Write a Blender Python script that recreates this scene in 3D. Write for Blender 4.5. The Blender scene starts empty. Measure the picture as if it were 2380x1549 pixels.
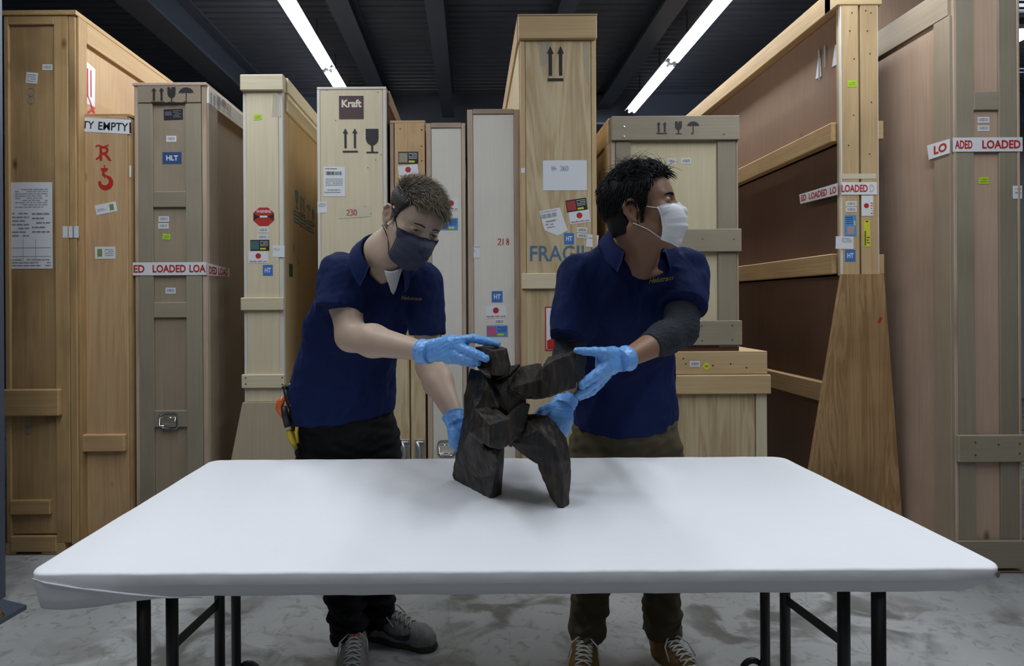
import bpy, bmesh, math, random
import numpy as np
from mathutils import Vector, Matrix
random.seed(7); np.random.seed(7)
SC = bpy.context.scene
COL = SC.collection

# ------------------------------------------------------------------ camera
FPX, CX, CY, HC = 1279.0, 1095.0, 703.0, 1.25      # focal length and vanishing point in pixels of the 2380x1549 frame
ROLL = 0.0062
cd = bpy.data.cameras.new('camera'); cam = bpy.data.objects.new('camera', cd); COL.objects.link(cam)
cd.sensor_width = 36.0; cd.sensor_fit = 'HORIZONTAL'; cd.lens = FPX/2380*36
cd.shift_x = (1190-CX)/2380; cd.shift_y = -(774.5-CY)/2380
cd.clip_start = .02; cd.clip_end = 100
# roll about the optical axis
cam.matrix_world = Matrix.Translation((0,0,HC)) @ Matrix.Rotation(math.pi/2,4,'X') @ Matrix.Rotation(-ROLL,4,'Z')
SC.camera = cam

# ------------------------------------------------------------------ world, exposure
w = bpy.data.worlds.new('world'); SC.world = w; w.use_nodes = True
w.node_tree.nodes['Background'].inputs[0].default_value = (.55,.65,.85,1)
w.node_tree.nodes['Background'].inputs[1].default_value = 0.02
SC.view_settings.view_transform = 'Standard'; SC.view_settings.look = 'None'
SC.view_settings.exposure = 0.0; SC.view_settings.gamma = 1.0; SC.view_settings.use_curve_mapping = False
SC.cycles.max_bounces = 6; SC.cycles.diffuse_bounces = 4; SC.cycles.glossy_bounces = 3

# ------------------------------------------------------------------ the two rows of twin-tube ceiling lights light the room
ZL = 3.30
LIGHT_W = 17.0
ROWS = [(-1.26, [-.2,1.0,2.24,3.64,4.87], 1), (1.76, [-.2,1.0,2.24,3.55,4.80], -1)]   # x, start of each 1.2 m fixture, lit side
def area_light(x,y0,y1,z,power,name='tube_light'):
    ld = bpy.data.lights.new(name,'AREA'); ld.shape='RECTANGLE'; ld.size=.10; ld.size_y=y1-y0
    ld.energy=power; ld.color=(.88,.94,1.0)
    o = bpy.data.objects.new(name,ld); COL.objects.link(o); o.location=(x,(y0+y1)/2,z)
    return o
for (lx, ys, sd) in ROWS:
    for y0 in ys:
        area_light(lx, y0+.03, y0+1.17, ZL-.03, LIGHT_W)
# unseen fill lamps added behind the camera to brighten the front faces
for (lx,y0,pw) in ((-3.2,-2.6,8),(0,-2.6,10),(3.4,-2.6,8)):
    ld = bpy.data.lights.new('front_fill_light','AREA'); ld.shape='RECTANGLE'; ld.size=1.6; ld.size_y=.5; ld.energy=pw; ld.color=(.9,.95,1)
    o = bpy.data.objects.new('front_fill_light',ld); COL.objects.link(o); o.location=(lx,y0,3.25)

# ------------------------------------------------------------------ helpers
def P(px,py,Y):
    """photo pixel + distance -> point"""
    dx,dy = px-CX, py-CY
    x = dx*math.cos(ROLL)-dy*math.sin(ROLL); y = dx*math.sin(ROLL)+dy*math.cos(ROLL)
    return Vector((x*Y/FPX, Y, HC - y*Y/FPX))
def lin(r,g,b):
    f=lambda c:((c/255)/12.92 if c/255<=.04045 else ((c/255+.055)/1.055)**2.4)
    return (f(r),f(g),f(b),1)
MATS={}
def simple(name,col,rough=.6,metal=0.,spec=.5,emit=None,es=1.,bump=None,noise=.0,nscale=20.,alpha=None,sss=0):
    if name in MATS: return MATS[name]
    m=bpy.data.materials.new(name); m.use_nodes=True; nt=m.node_tree; b=nt.nodes['Principled BSDF']
    b.inputs['Base Color'].default_value=col; b.inputs['Roughness'].default_value=rough; b.inputs['Metallic'].default_value=metal
    b.inputs['Specular IOR Level'].default_value=spec
    tc=nt.nodes.new('ShaderNodeTexCoord')
    if noise>0:
        n=nt.nodes.new('ShaderNodeTexNoise'); n.inputs['Scale'].default_value=nscale; n.inputs['Detail'].default_value=4
        nt.links.new(tc.outputs['Object'],n.inputs['Vector'])
        mx=nt.nodes.new('ShaderNodeMix'); mx.data_type='RGBA'
        mx.inputs[6].default_value=tuple(c*(1-noise) for c in col[:3])+(1,); mx.inputs[7].default_value=tuple(min(1,c*(1+noise)) for c in col[:3])+(1,)
        nt.links.new(n.outputs[0],mx.inputs[0]); nt.links.new(mx.outputs[2],b.inputs['Base Color'])
    if bump:
        n2=nt.nodes.new('ShaderNodeTexNoise'); n2.inputs['Scale'].default_value=bump[0]; n2.inputs['Detail'].default_value=3
        nt.links.new(tc.outputs['Object'],n2.inputs['Vector'])
        bp=nt.nodes.new('ShaderNodeBump'); bp.inputs['Strength'].default_value=bump[1]; bp.inputs['Distance'].default_value=bump[2]
        nt.links.new(n2.outputs[0],bp.inputs['Height']); nt.links.new(bp.outputs[0],b.inputs['Normal'])
    if emit: b.inputs['Emission Color'].default_value=emit; b.inputs['Emission Strength'].default_value=es
    if alpha is not None: b.inputs['Alpha'].default_value=alpha
    if sss: b.inputs['Subsurface Weight'].default_value=sss; b.inputs['Subsurface Scale'].default_value=.01
    MATS[name]=m; return m
def wood(name,c1,c2,axis='z',fig=.5,knots=.5,dirt=.25,rough=.62,scale=1.):
    """c1 light, c2 dark grain; axis = direction the grain runs; fig = how wavy the figure is"""
    key=name+'_'+axis; c1=tuple(v*.84 for v in c1[:3])+(1,); c2=tuple(v*.84 for v in c2[:3])+(1,)
    if key in MATS: return MATS[key]
    m=bpy.data.materials.new(key); m.use_nodes=True; nt=m.node_tree; N=nt.nodes; L=nt.links; b=N['Principled BSDF']
    tc=N.new('ShaderNodeTexCoord'); oi=N.new('ShaderNodeObjectInfo')
    ml=N.new('ShaderNodeMath'); ml.operation='MULTIPLY'; ml.inputs[1].default_value=37.0; L.new(oi.outputs['Random'],ml.inputs[0])
    ad=N.new('ShaderNodeVectorMath'); ad.operation='ADD'; L.new(tc.outputs['Object'],ad.inputs[0]); L.new(ml.outputs[0],ad.inputs[1])
    mp=N.new('ShaderNodeMapping'); s=[9*scale,9*scale,9*scale]; s['xyz'.index(axis)]=.8*scale; mp.inputs['Scale'].default_value=s
    L.new(ad.outputs[0],mp.inputs['Vector'])
    n1=N.new('ShaderNodeTexNoise'); n1.inputs['Scale'].default_value=1.0; n1.inputs['Detail'].default_value=5; n1.inputs['Distortion'].default_value=fig; L.new(mp.outputs[0],n1.inputs['Vector'])
    mp2=N.new('ShaderNodeMapping'); s=[120,120,120]; s['xyz'.index(axis)]=3; mp2.inputs['Scale'].default_value=s; L.new(ad.outputs[0],mp2.inputs['Vector'])
    n2=N.new('ShaderNodeTexNoise'); n2.inputs['Scale'].default_value=1.; n2.inputs['Detail'].default_value=3; L.new(mp2.outputs[0],n2.inputs['Vector'])
    # rings: sine of the figure noise
    mm=N.new('ShaderNodeMath'); mm.operation='MULTIPLY'; mm.inputs[1].default_value=34; L.new(n1.outputs[0],mm.inputs[0])
    sn=N.new('ShaderNodeMath'); sn.operation='SINE'; L.new(mm.outputs[0],sn.inputs[0])
    r1=N.new('ShaderNodeMapRange'); r1.inputs['From Min'].default_value=-1; r1.inputs['From Max'].default_value=1; r1.inputs['To Min'].default_value=.0; r1.inputs['To Max'].default_value=.22*fig+.04; L.new(sn.outputs[0],r1.inputs[0])
    r2=N.new('ShaderNodeMapRange'); r2.inputs['From Min'].default_value=.35; r2.inputs['From Max'].default_value=.7; r2.inputs['To Max'].default_value=.28; L.new(n2.outputs[0],r2.inputs[0])
    a1=N.new('ShaderNodeMath'); a1.operation='ADD'; a1.use_clamp=True; L.new(r1.outputs[0],a1.inputs[0]); L.new(r2.outputs[0],a1.inputs[1])
    mx=N.new('ShaderNodeMix'); mx.data_type='RGBA'; mx.inputs[6].default_value=c1; mx.inputs[7].default_value=c2; L.new(a1.outputs[0],mx.inputs[0])
    col=mx.outputs[2]
    # big soft tone changes
    n3=N.new('ShaderNodeTexNoise'); n3.inputs['Scale'].default_value=2.2; n3.inputs['Detail'].default_value=3; L.new(ad.outputs[0],n3.inputs['Vector'])
    r3=N.new('ShaderNodeMapRange'); r3.inputs['From Min'].default_value=.5; r3.inputs['From Max'].default_value=.75; r3.inputs['To Max'].default_value=dirt*2; L.new(n3.outputs[0],r3.inputs[0])
    mx3=N.new('ShaderNodeMix'); mx3.data_type='RGBA'; mx3.inputs[7].default_value=tuple(c*.62 for c in c2[:3])+(1,); L.new(r3.outputs[0],mx3.inputs[0]); L.new(col,mx3.inputs[6]); col=mx3.outputs[2]
    if knots>0:
        mpk=N.new('ShaderNodeMapping'); s=[6.5,6.5,6.5]; s['xyz'.index(axis)]=3.2; mpk.inputs['Scale'].default_value=s; L.new(ad.outputs[0],mpk.inputs['Vector'])
        v=N.new('ShaderNodeTexVoronoi'); v.inputs['Scale'].default_value=1.; L.new(mpk.outputs[0],v.inputs['Vector'])
        sp=N.new('ShaderNodeSeparateColor'); L.new(v.outputs['Color'],sp.inputs[0])
        th=N.new('ShaderNodeMath'); th.operation='LESS_THAN'; th.inputs[1].default_value=knots; L.new(sp.outputs[0],th.inputs[0])
        rk=N.new('ShaderNodeMapRange'); rk.inputs['From Min'].default_value=.12; rk.inputs['From Max'].default_value=.03; rk.inputs['To Max'].default_value=.85; L.new(v.outputs['Distance'],rk.inputs[0])
        mk=N.new('ShaderNodeMath'); mk.operation='MULTIPLY'; L.new(th.outputs[0],mk.inputs[0]); L.new(rk.outputs[0],mk.inputs[1])
        mxk=N.new('ShaderNodeMix'); mxk.data_type='RGBA'; mxk.inputs[7].default_value=(c2[0]*.35,c2[1]*.27,c2[2]*.22,1); L.new(mk.outputs[0],mxk.inputs[0]); L.new(col,mxk.inputs[6]); col=mxk.outputs[2]
    # each board its own tone
    hs=N.new('ShaderNodeHueSaturation'); rv=N.new('ShaderNodeMapRange'); rv.inputs['To Min'].default_value=.9; rv.inputs['To Max'].default_value=1.08; L.new(oi.outputs['Random'],rv.inputs[0]); L.new(rv.outputs[0],hs.inputs['Value']); L.new(col,hs.inputs['Color'])
    L.new(hs.outputs[0],b.inputs['Base Color'])
    b.inputs['Roughness'].default_value=rough; b.inputs['Specular IOR Level'].default_value=.3
    bp=N.new('ShaderNodeBump'); bp.inputs['Strength'].default_value=.25; bp.inputs['Distance'].default_value=.002; L.new(n2.outputs[0],bp.inputs['Height']); L.new(bp.outputs[0],b.inputs['Normal'])
    MATS[key]=m; return m

def link(o,parent=None):
    COL.objects.link(o)
    if parent is not None: o.parent=parent
    return o
def mesh_obj(name,verts,faces,mat,parent=None,smooth=False,loc=None):
    """verts in world coordinates; stored relative to the parent chain's origin"""
    off=Vector((0,0,0)) if loc is None else Vector(loc)
    if parent is not None: off=world_origin(parent)
    me=bpy.data.meshes.new(name)
    V=np.asarray([tuple(v) for v in verts],dtype=float)-np.array(off)
    me.from_pydata(V.tolist(),[],[tuple(f) for f in faces])
    me.materials.append(mat)
    if smooth: me.polygons.foreach_set('use_smooth',[True]*len(me.polygons))
    me.update()
    o=bpy.data.objects.new(name,me); 
    if parent is None: o.location=off
    return link(o,parent)
def world_origin(o):
    v=Vector((0,0,0))
    while o is not None: v=v+o.location; o=o.parent
    return v
def thing(name,label,cat,loc,group=None):
    o=bpy.data.objects.new(name,None); o.empty_display_size=.1; o.location=loc; COL.objects.link(o)
    o['label']=label; o['category']=cat
    if group: o['group']=group
    return o
def box_data(x0,x1,y0,y1,z0,z1,b=.002):
    b=min(b,(x1-x0)*.3,(y1-y0)*.3,(z1-z0)*.3)
    bm=bmesh.new(); bmesh.ops.create_cube(bm,size=1)
    for v in bm.verts: v.co=Vector((x0+(v.co.x+.5)*(x1-x0),y0+(v.co.y+.5)*(y1-y0),z0+(v.co.z+.5)*(z1-z0)))
    if b>0: bmesh.ops.bevel(bm,geom=bm.edges[:],offset=b,segments=1,affect='EDGES')
    bmesh.ops.recalc_face_normals(bm,faces=bm.faces[:])
    bm.verts.index_update()
    V=[v.co.copy() for v in bm.verts]; F=[[v.index for v in f.verts] for f in bm.faces]; bm.free(); return V,F
def box(name,parent,x0,x1,y0,y1,z0,z1,mat,b=.002,label=None):
    if x1<x0:x0,x1=x1,x0
    if y1<y0:y0,y1=y1,y0
    if z1<z0:z0,z1=z1,z0
    V,F=box_data(x0,x1,y0,y1,z0,z1,b); o=mesh_obj(name,V,F,mat,parent)
    if label:o['label']=label
    return o
class MB:
    def __init__(s): s.V=[]; s.F=[]
    def add(s,V,F):
        n=len(s.V); s.V+= [Vector(v) for v in V]; s.F+=[[i+n for i in f] for f in F]; return s
    def box(s,*a,b=.0): return s.add(*box_data(*a,b))
    def tube(s,pts,r,seg=10,cap=True):
        pts=[Vector(p) for p in pts]; rr=r if isinstance(r,(list,tuple)) else [r]*len(pts); V=[];F=[]; up=None
        for i,p in enumerate(pts):
            t=(pts[min(i+1,len(pts)-1)]-pts[max(i-1,0)]).normalized()
            if up is None: up=t.orthogonal().normalized()
            up=(up-t*up.dot(t)).normalized(); sd=t.cross(up)
            for k in range(seg):
                a=2*math.pi*k/seg; V.append(p+(up*math.cos(a)+sd*math.sin(a))*rr[i])
        for i in range(len(pts)-1):
            for k in range(seg):
                F.append([i*seg+k,i*seg+(k+1)%seg,(i+1)*seg+(k+1)%seg,(i+1)*seg+k])
        if cap: F.append(list(range(seg))[::-1]); F.append([(len(pts)-1)*seg+k for k in range(seg)])
        return s.add(V,F)
    def build(s,name,mat,parent=None,smooth=False,loc=None,label=None):
        o=mesh_obj(name,s.V,s.F,mat,parent,smooth,loc)
        if label:o['label']=label
        return o
def structure(o): o['kind']='structure'; return o

# flat print on a surface: frame = (origin, right, up, normal); shapes as polygons in metres
def text_polys(txt,size=1.,shear=0.,bold=0.,align='CENTER'):
    c=bpy.data.curves.new('t','FONT'); c.body=txt; c.size=size; c.align_x=align; c.align_y='CENTER'; c.shear=shear; c.offset=bold*size; c.resolution_u=3
    o=bpy.data.objects.new('t',c); COL.objects.link(o); dg=bpy.context.evaluated_depsgraph_get(); dg.update()
    me=bpy.data.meshes.new_from_object(o.evaluated_get(dg)); V=[(v.co.x,v.co.y) for v in me.vertices]; F=[list(p.vertices) for p in me.polygons]
    bpy.data.objects.remove(o); bpy.data.curves.remove(c); bpy.data.meshes.remove(me); return V,F
TC={}
def text_fit(txt,w,h,shear=0.,bold=0.):
    k=(txt,shear,bold)
    if k not in TC: TC[k]=text_polys(txt,1.,shear,bold)
    V,F=TC[k]; xs=[v[0] for v in V]; ys=[v[1] for v in V]; x0,x1,y0,y1=min(xs),max(xs),min(ys),max(ys)
    return [((v[0]-x0)/(x1-x0)*w-w/2,(v[1]-y0)/(y1-y0)*h-h/2) for v in V],F
class Face:
    """a printable plane; coordinates in photo pixels at distance Y (front faces), or custom axes"""
    def __init__(s,org,r,u,n): s.o=Vector(org); s.r=Vector(r); s.u=Vector(u); s.n=Vector(n)
    def pt(s,x,y,e=0): return s.o+s.r*x+s.u*y+s.n*e
def polys2d(shapes):
    V=[];F=[]
    for (v,f) in shapes:
        n=len(V); V+=v; F+=[[i+n for i in q] for q in f]
    return V,F
def rect(x0,y0,x1,y1): return [(x0,y0),(x1,y0),(x1,y1),(x0,y1)],[[0,1,2,3]]
def ngon(pts): return list(pts),[list(range(len(pts)))]
def rot2(s,a,cx=0,cy=0):
    v,f=s; c,d=math.cos(a),math.sin(a); return [(cx+(x*c-y*d),cy+(x*d+y*c)) for x,y in v],f
def mv(s,dx,dy,sc=1): return [(x*sc+dx,y*sc+dy) for x,y in s[0]],s[1]
def arrow(h=1.,w=.42,s=.2):
    return polys2d([rect(-s/2,-h/2,s/2,h*.30),ngon([(-w/2,h*.24),(w/2,h*.24),(0,h/2)])])
def two_arrows(h=1.):
    return polys2d([mv(arrow(h,.40*h,.17*h),-.3*h,.07*h),mv(arrow(h,.40*h,.17*h),.3*h,.07*h),rect(-.52*h,-.62*h,.52*h,-.52*h)])
def glass(h=1.,crack=True):
    w=.52*h; top=[(-w/2,h/2),(w/2,h/2)]
    bowl=[(w/2,h/2)]+[(w/2*math.cos(a),.12*h+.3*h*-math.sin(a)) for a in np.linspace(0,math.pi,13)]+[(-w/2,h/2)]
    if crack: bowl=bowl+[(-w*.2,h*.5),(-w*.1,h*.36),(-w*.02,h*.4),(w*.02,h*.5)]
    return polys2d([ngon(bowl),rect(-.04*h,-.45*h,.04*h,-.12*h),rect(-.24*h,-.5*h,.24*h,-.44*h)])
def umbrella(h=1.):
    w=.95*h; pts=[(w/2*math.cos(a),.1*h+.38*h*math.sin(a)) for a in np.linspace(0,math.pi,17)]
    sc=[]; 
    for k in range(4):
        x0=-w/2+k*w/4; sc+= [(x0+w/4*t,.1*h-.0+.07*h*math.sin(t*math.pi)) for t in np.linspace(0,1,5)[1:]]
    hook=[(-.03*h,.2*h),(.03*h,.2*h),(.03*h,-.4*h),(.0,-.5*h),(-.12*h,-.5*h),(-.17*h,-.38*h),(-.11*h,-.38*h),(-.08*h,-.44*h),(-.03*h,-.42*h)]
    return polys2d([ngon(pts+sc[:-1]),ngon(hook)])
def star(n=14,ro=1.,ri=.78):
    return ngon([((ro if k%2 else ri)*math.cos(math.pi*k/n),(ro if k%2 else ri)*math.sin(math.pi*k/n)) for k in range(2*n)])
def stroke(pts,w):
    V=[];F=[]
    P_=[Vector((p[0],p[1])) for p in pts]
    for i,p in enumerate(P_):
        t=(P_[min(i+1,len(P_)-1)]-P_[max(i-1,0)]); t=t.normalized() if t.length>1e-9 else Vector((1,0)); n=Vector((-t.y,t.x))
        ww=w[i] if isinstance(w,(list,tuple)) else w
        V+=[tuple(p+n*ww/2),tuple(p-n*ww/2)]
    for i in range(len(P_)-1): F.append([2*i,2*i+1,2*i+3,2*i+2])
    return V,F
def print_on(face,shape,name,mat,parent,e=.0018):
    V,F=shape; par_=list(range(len(V)))
    def fd(a):
        while par_[a]!=a: par_[a]=par_[par_[a]]; a=par_[a]
        return a
    for f_ in F:
        for q_ in f_[1:]: par_[fd(q_)]=fd(f_[0])
    rk={}; dz=[rk.setdefault(fd(i),len(rk)) for i in range(len(V))]; st_=min(3e-5,4e-4/max(1,len(rk)))
    return mesh_obj(name,[face.pt(x,y,e+dz[i]*st_) for i,(x,y) in enumerate(V)],F,mat,parent)
    # thin solid: front face only plus tiny thickness handled by offset
    return mesh_obj(name,[face.pt(x,y,e) for x,y in V],F,mat,parent)
def plate(face,pts,name,mat,parent,e=.0012,t=.0012):
    """thin solid sheet (sticker, paper, tape)"""
    n=len(pts); V=[face.pt(x,y,e) for x,y in pts]+[face.pt(x,y,max(0,e-t)) for x,y in pts]
    F=[list(range(n)),list(range(2*n-1,n-1,-1))]+[[(i+1)%n,i,n+i,n+(i+1)%n] for i in range(n)]
    return mesh_obj(name,V,F,mat,parent)
WHITE=lambda:simple('white_paper',(.72,.73,.76,1),.55)
BLACK=lambda:simple('black_print',(.012,.012,.014,1),.6)
RED=lambda:simple('red_print',(.45,.02,.015,1),.55)
GREY=lambda:simple('grey_print',(.25,.26,.28,1),.6)
# ------------------------------------------------------------------ the hall
m_floor=bpy.data.materials.new('worn_concrete'); m_floor.use_nodes=True
def _floor():
    nt=m_floor.node_tree; N=nt.nodes; L=nt.links; b=N['Principled BSDF']
    tc=N.new('ShaderNodeTexCoord')
    def noise(sc,det,dist=0,mapscale=(1,1,1),rot=0):
        mp=N.new('ShaderNodeMapping'); mp.inputs['Scale'].default_value=mapscale; mp.inputs['Rotation'].default_value=(0,0,rot); L.new(tc.outputs['Object'],mp.inputs['Vector'])
        n=N.new('ShaderNodeTexNoise'); n.inputs['Scale'].default_value=sc; n.inputs['Detail'].default_value=det; n.inputs['Distortion'].default_value=dist; L.new(mp.outputs[0],n.inputs['Vector']); return n.outputs[0]
    def rng(s,a,b_,c=0,d=1):
        r=N.new('ShaderNodeMapRange'); r.inputs['From Min'].default_value=a; r.inputs['From Max'].default_value=b_; r.inputs['To Min'].default_value=c; r.inputs['To Max'].default_value=d; L.new(s,r.inputs[0]); return r.outputs[0]
    def mix(f,a,b_):
        m=N.new('ShaderNodeMix'); m.data_type='RGBA'; L.new(f,m.inputs[0])
        for i,x in ((6,a),(7,b_)):
            if isinstance(x,tuple): m.inputs[i].default_value=x
            else: L.new(x,m.inputs[i])
        return m.outputs[2]
    base=mix(rng(noise(1.6,6),.35,.65),(.37,.375,.375,1),(.29,.295,.295,1))
    sc1=rng(noise(3.4,14,.9,(1,1.6,1),.5),.50,.60,0,.85)
    sc2=rng(noise(1.3,4,.3),.40,.56,0,1)
    mm=N.new('ShaderNodeMath'); mm.operation='MULTIPLY'; L.new(sc1,mm.inputs[0]); L.new(sc2,mm.inputs[1])
    c=mix(mm.outputs[0],base,(.095,.09,.08,1))
    fl=rng(noise(17,12,1.2,(1,1.2,1),-.4),.56,.66,0,.55)
    c=mix(fl,c,(.16,.155,.14,1))
    # fine cracks
    v=N.new('ShaderNodeTexVoronoi'); v.feature='DISTANCE_TO_EDGE'; v.inputs['Scale'].default_value=1.1; L.new(tc.outputs['Object'],v.inputs['Vector'])
    n4=N.new('ShaderNodeTexNoise'); n4.inputs['Scale'].default_value=5; n4.inputs['Detail'].default_value=5; L.new(tc.outputs['Object'],n4.inputs['Vector'])
    va=N.new('ShaderNodeVectorMath'); va.operation='MULTIPLY_ADD'; va.inputs[1].default_value=(.25,.25,.25); L.new(n4.outputs[1],va.inputs[0]); L.new(tc.outputs['Object'],va.inputs[2]); L.new(va.outputs[0],v.inputs['Vector'])
    ck=rng(v.outputs['Distance'],.0,.004,.35,0)
    c=mix(ck,c,(.07,.068,.06,1))
    L.new(c,b.inputs['Base Color']); b.inputs['Roughness'].default_value=.55
    bp=N.new('ShaderNodeBump'); bp.inputs['Strength'].default_value=.3; bp.inputs['Distance'].default_value=.004; L.new(noise(14,6),bp.inputs['Height']); L.new(bp.outputs[0],b.inputs['Normal'])
_floor()
structure(box('floor',None,-7,7,-4,9.2,-.12,0,m_floor,0))
m_wall=simple('dark_blue_grey_wall',(.045,.055,.075,1),.7,noise=.2,nscale=3)
m_girder=simple('blue_steel_girder',(.11,.14,.21,1),.5)
m_steel=simple('blue_grey_steel_paint',(.055,.070,.105,1),.45,0,.5,noise=.12,nscale=6)
structure(box('wall_back',None,-7,7,9.0,9.15,0,3.9,m_wall,0))
structure(box('wall_left',None,-7.1,-6.95,-4,9.2,0,3.9,m_wall,0))
structure(box('wall_right',None,6.95,7.1,-4,9.2,0,3.9,simple('pale_wall',(.4,.42,.45,1),.7,noise=.1,nscale=2),0))
# corrugated steel deck overhead: one folded sheet, ribs across
V=[];F=[];pitch=.090; prof=[(0,0),(.30,0),(.42,.03),(.58,.03),(.70,0)]; y=-1.0; k=0
while y<9.0:
    for (t,h) in prof:
        V+=[(-7,y+t*pitch,3.60+h),(7,y+t*pitch,3.60+h)]
    y+=pitch
n=len(V)//2
for i in range(n-1): F.append([2*i,2*i+1,2*i+3,2*i+2])
m_deck=simple('dark_galvanised_deck',(.14,.16,.21,1),.30,.5,.5,noise=.2,nscale=2)
structure(mesh_obj('ceiling',V,F,m_deck)); 
structure(box('ceiling_slab',None,-7,7,-4,9.2,3.66,3.75,m_wall,0))
# steel beams along the depth of the hall, flanges and web
def ibeam(name,x,y0,y1,zb,zt,wd,mat,along='y',par=None):
    m=MB(); t=.018
    for (a,b_,c,d) in ((-wd/2,wd/2,zb,zb+t),(-wd/2,wd/2,zt-t,zt),(-.008,.008,zb+t,zt-t)):
        if along=='y': m.box(x+a,x+b_,y0,y1,c,d)
        else: m.box(y0,y1,x+a,x+b_,c,d)
    return structure(m.build(name,mat,par))
for i,(x,wd,zb) in enumerate(((-2.26,.22,3.28),(-.95,.16,3.42),(-.24,.13,3.30),(.72,.13,3.40),(1.50,.16,3.42),(3.6,.2,3.28))):
    ibeam('ceiling_beam',x,-1,6.1 if i!=1 and i!=4 else 8.9,zb,3.6,wd,m_steel)
ibeam('ceiling_beam',6.22,-7,7,3.22,3.6,.22,m_girder,'x')
# steel column at the left edge, with base plate
m_col=simple('blue_grey_column_paint',(.07,.085,.12,1),.5,0,.5,noise=.1,nscale=5)
col=thing('steel_column','blue grey steel building column bolted to the floor at the left edge','column',(-2.0,2.1,0))
xr=P(12,900,2.33).x
box('column_shaft',col,xr-.25,xr,2.13,2.33,.015,3.6,m_col,.004)
xp=P(63,1418,2.2).x-.05
mesh_obj('base_plate',[(xr-.35,1.95,0),(xp-.035,2.02,0),(xp,2.26,0),(xr-.35,2.42,0),(xr-.35,1.95,.018),(xp-.035,2.02,.018),(xp,2.26,.018),(xr-.35,2.42,.018)],[[3,2,1,0],[4,5,6,7],[0,1,5,4],[1,2,6,5],[2,3,7,6],[3,0,4,7]],m_col,col)
for (bx,by) in ((xp-.035,2.17),(xr-.28,2.0)):
    m=MB().tube([(bx,by,.018),(bx,by,.03)],.016,6).tube([(bx,by,.02),(bx,by,.055)],.007,8)
    m.build('anchor_bolt',simple('brass_bolt',(.35,.27,.12,1),.35,.9),col)
mesh_obj('gusset',[(xr-.004,2.19,.018),(xr+.0,2.19,.14),(xr+.06,2.19,.018),(xr-.004,2.20,.018),(xr,2.20,.14),(xr+.06,2.20,.018)],[[0,2,1],[3,4,5],[0,1,4,3],[1,2,5,4],[2,0,3,5]],m_col,col)

# ------------------------------------------------------------------ ceiling lights
m_tube=simple('lit_tube',(1,1,1,1),.5,emit=(.93,.97,1,1),es=13)
m_fix=simple('white_enamel_fixture',(.75,.78,.85,1),.3)
desc={(0,3):'twin tube ceiling light on the left row, its near part ending above the capped crate',(0,4):'far end twin tube ceiling light of the left row, above the brown square sign crate',
      (1,3):'twin tube ceiling light on the right row, upper one running out of the top edge',(1,4):'far end twin tube ceiling light of the right row, beside the tall crate'}
for r,(lx,ys,sd) in enumerate(ROWS):
    for k,y0 in enumerate(ys):
        if (r,k) not in desc:
            lab='%s twin tube light of the %s row, overhead above the top edge of the picture'%(('first','second','third')[k],('left','right')[r])
            g='ceiling lights overhead'
        else: lab=desc[(r,k)]; g='ceiling lights in rows'
        t=thing('ceiling_light',lab,'light',(lx,y0,ZL),g)
        # V channel housing
        m=MB(); w_=.045; pr=[(-w_,ZL+.07),(-w_,ZL+.045),(-.008,ZL+.012),(.008,ZL+.012),(w_,ZL+.045),(w_,ZL+.07)]
        V=[(lx+a,yy,b) for yy in (y0,y0+1.2) for a,b in pr]; F=[[i,(i+1)%6,6+(i+1)%6,6+i] for i in range(6)]+[[5,4,3,2,1,0],[6,7,8,9,10,11]]
        m.add(V,F).build('housing',m_fix,t)
        # reflector wing on one side
        mesh_obj('reflector',[(lx+sd*w_,y0,ZL+.05),(lx+sd*(w_+.035),y0,ZL+.02),(lx+sd*(w_+.035),y0+1.2,ZL+.02),(lx+sd*w_,y0+1.2,ZL+.05),
                 (lx+sd*w_,y0,ZL+.053),(lx+sd*(w_+.035),y0,ZL+.023),(lx+sd*(w_+.035),y0+1.2,ZL+.023),(lx+sd*w_,y0+1.2,ZL+.053)],[[0,1,2,3],[7,6,5,4],[0,4,5,1],[1,5,6,2],[2,6,7,3],[3,7,4,0]],m_fix,t)
        for s in (-1,1):
            xx=lx+s*.027
            MB().tube([(xx,y0+.02,ZL+.012),(xx,y0+1.18,ZL+.012)],.0125,12).build('tube',m_tube,t,True)
            MB().tube([(xx,y0+.0,ZL+.012),(xx,y0+.02,ZL+.012)],.0135,10).tube([(xx,y0+1.18,ZL+.012),(xx,y0+1.2,ZL+.012)],.0135,10).build('lamp_holder',m_fix,t)
        MB().tube([(lx,y0+.3,ZL+.07),(lx,y0+.3,3.6)],.006,6).tube([(lx,y0+.9,ZL+.07),(lx,y0+.9,3.6)],.006,6).build('hanger',m_steel,t)
# two distant fittings seen past the right-most crate
for i,(px,py,Yd) in enumerate(((2377,72,4.6),(2377,150,5.6))):
    p=P(px+14,py,Yd); t=thing('ceiling_light',('upper' if i==0 else 'lower')+' distant lit fitting glimpsed past the right edge crate','light',p)
    box('lens',t,p.x-.07,p.x+.07,p.y,p.y+1,p.z-.02,p.z+.02,m_tube); box('housing',t,p.x-.09,p.x+.09,p.y,p.y+1.1,p.z+.02,p.z+.06,m_fix)

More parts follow.
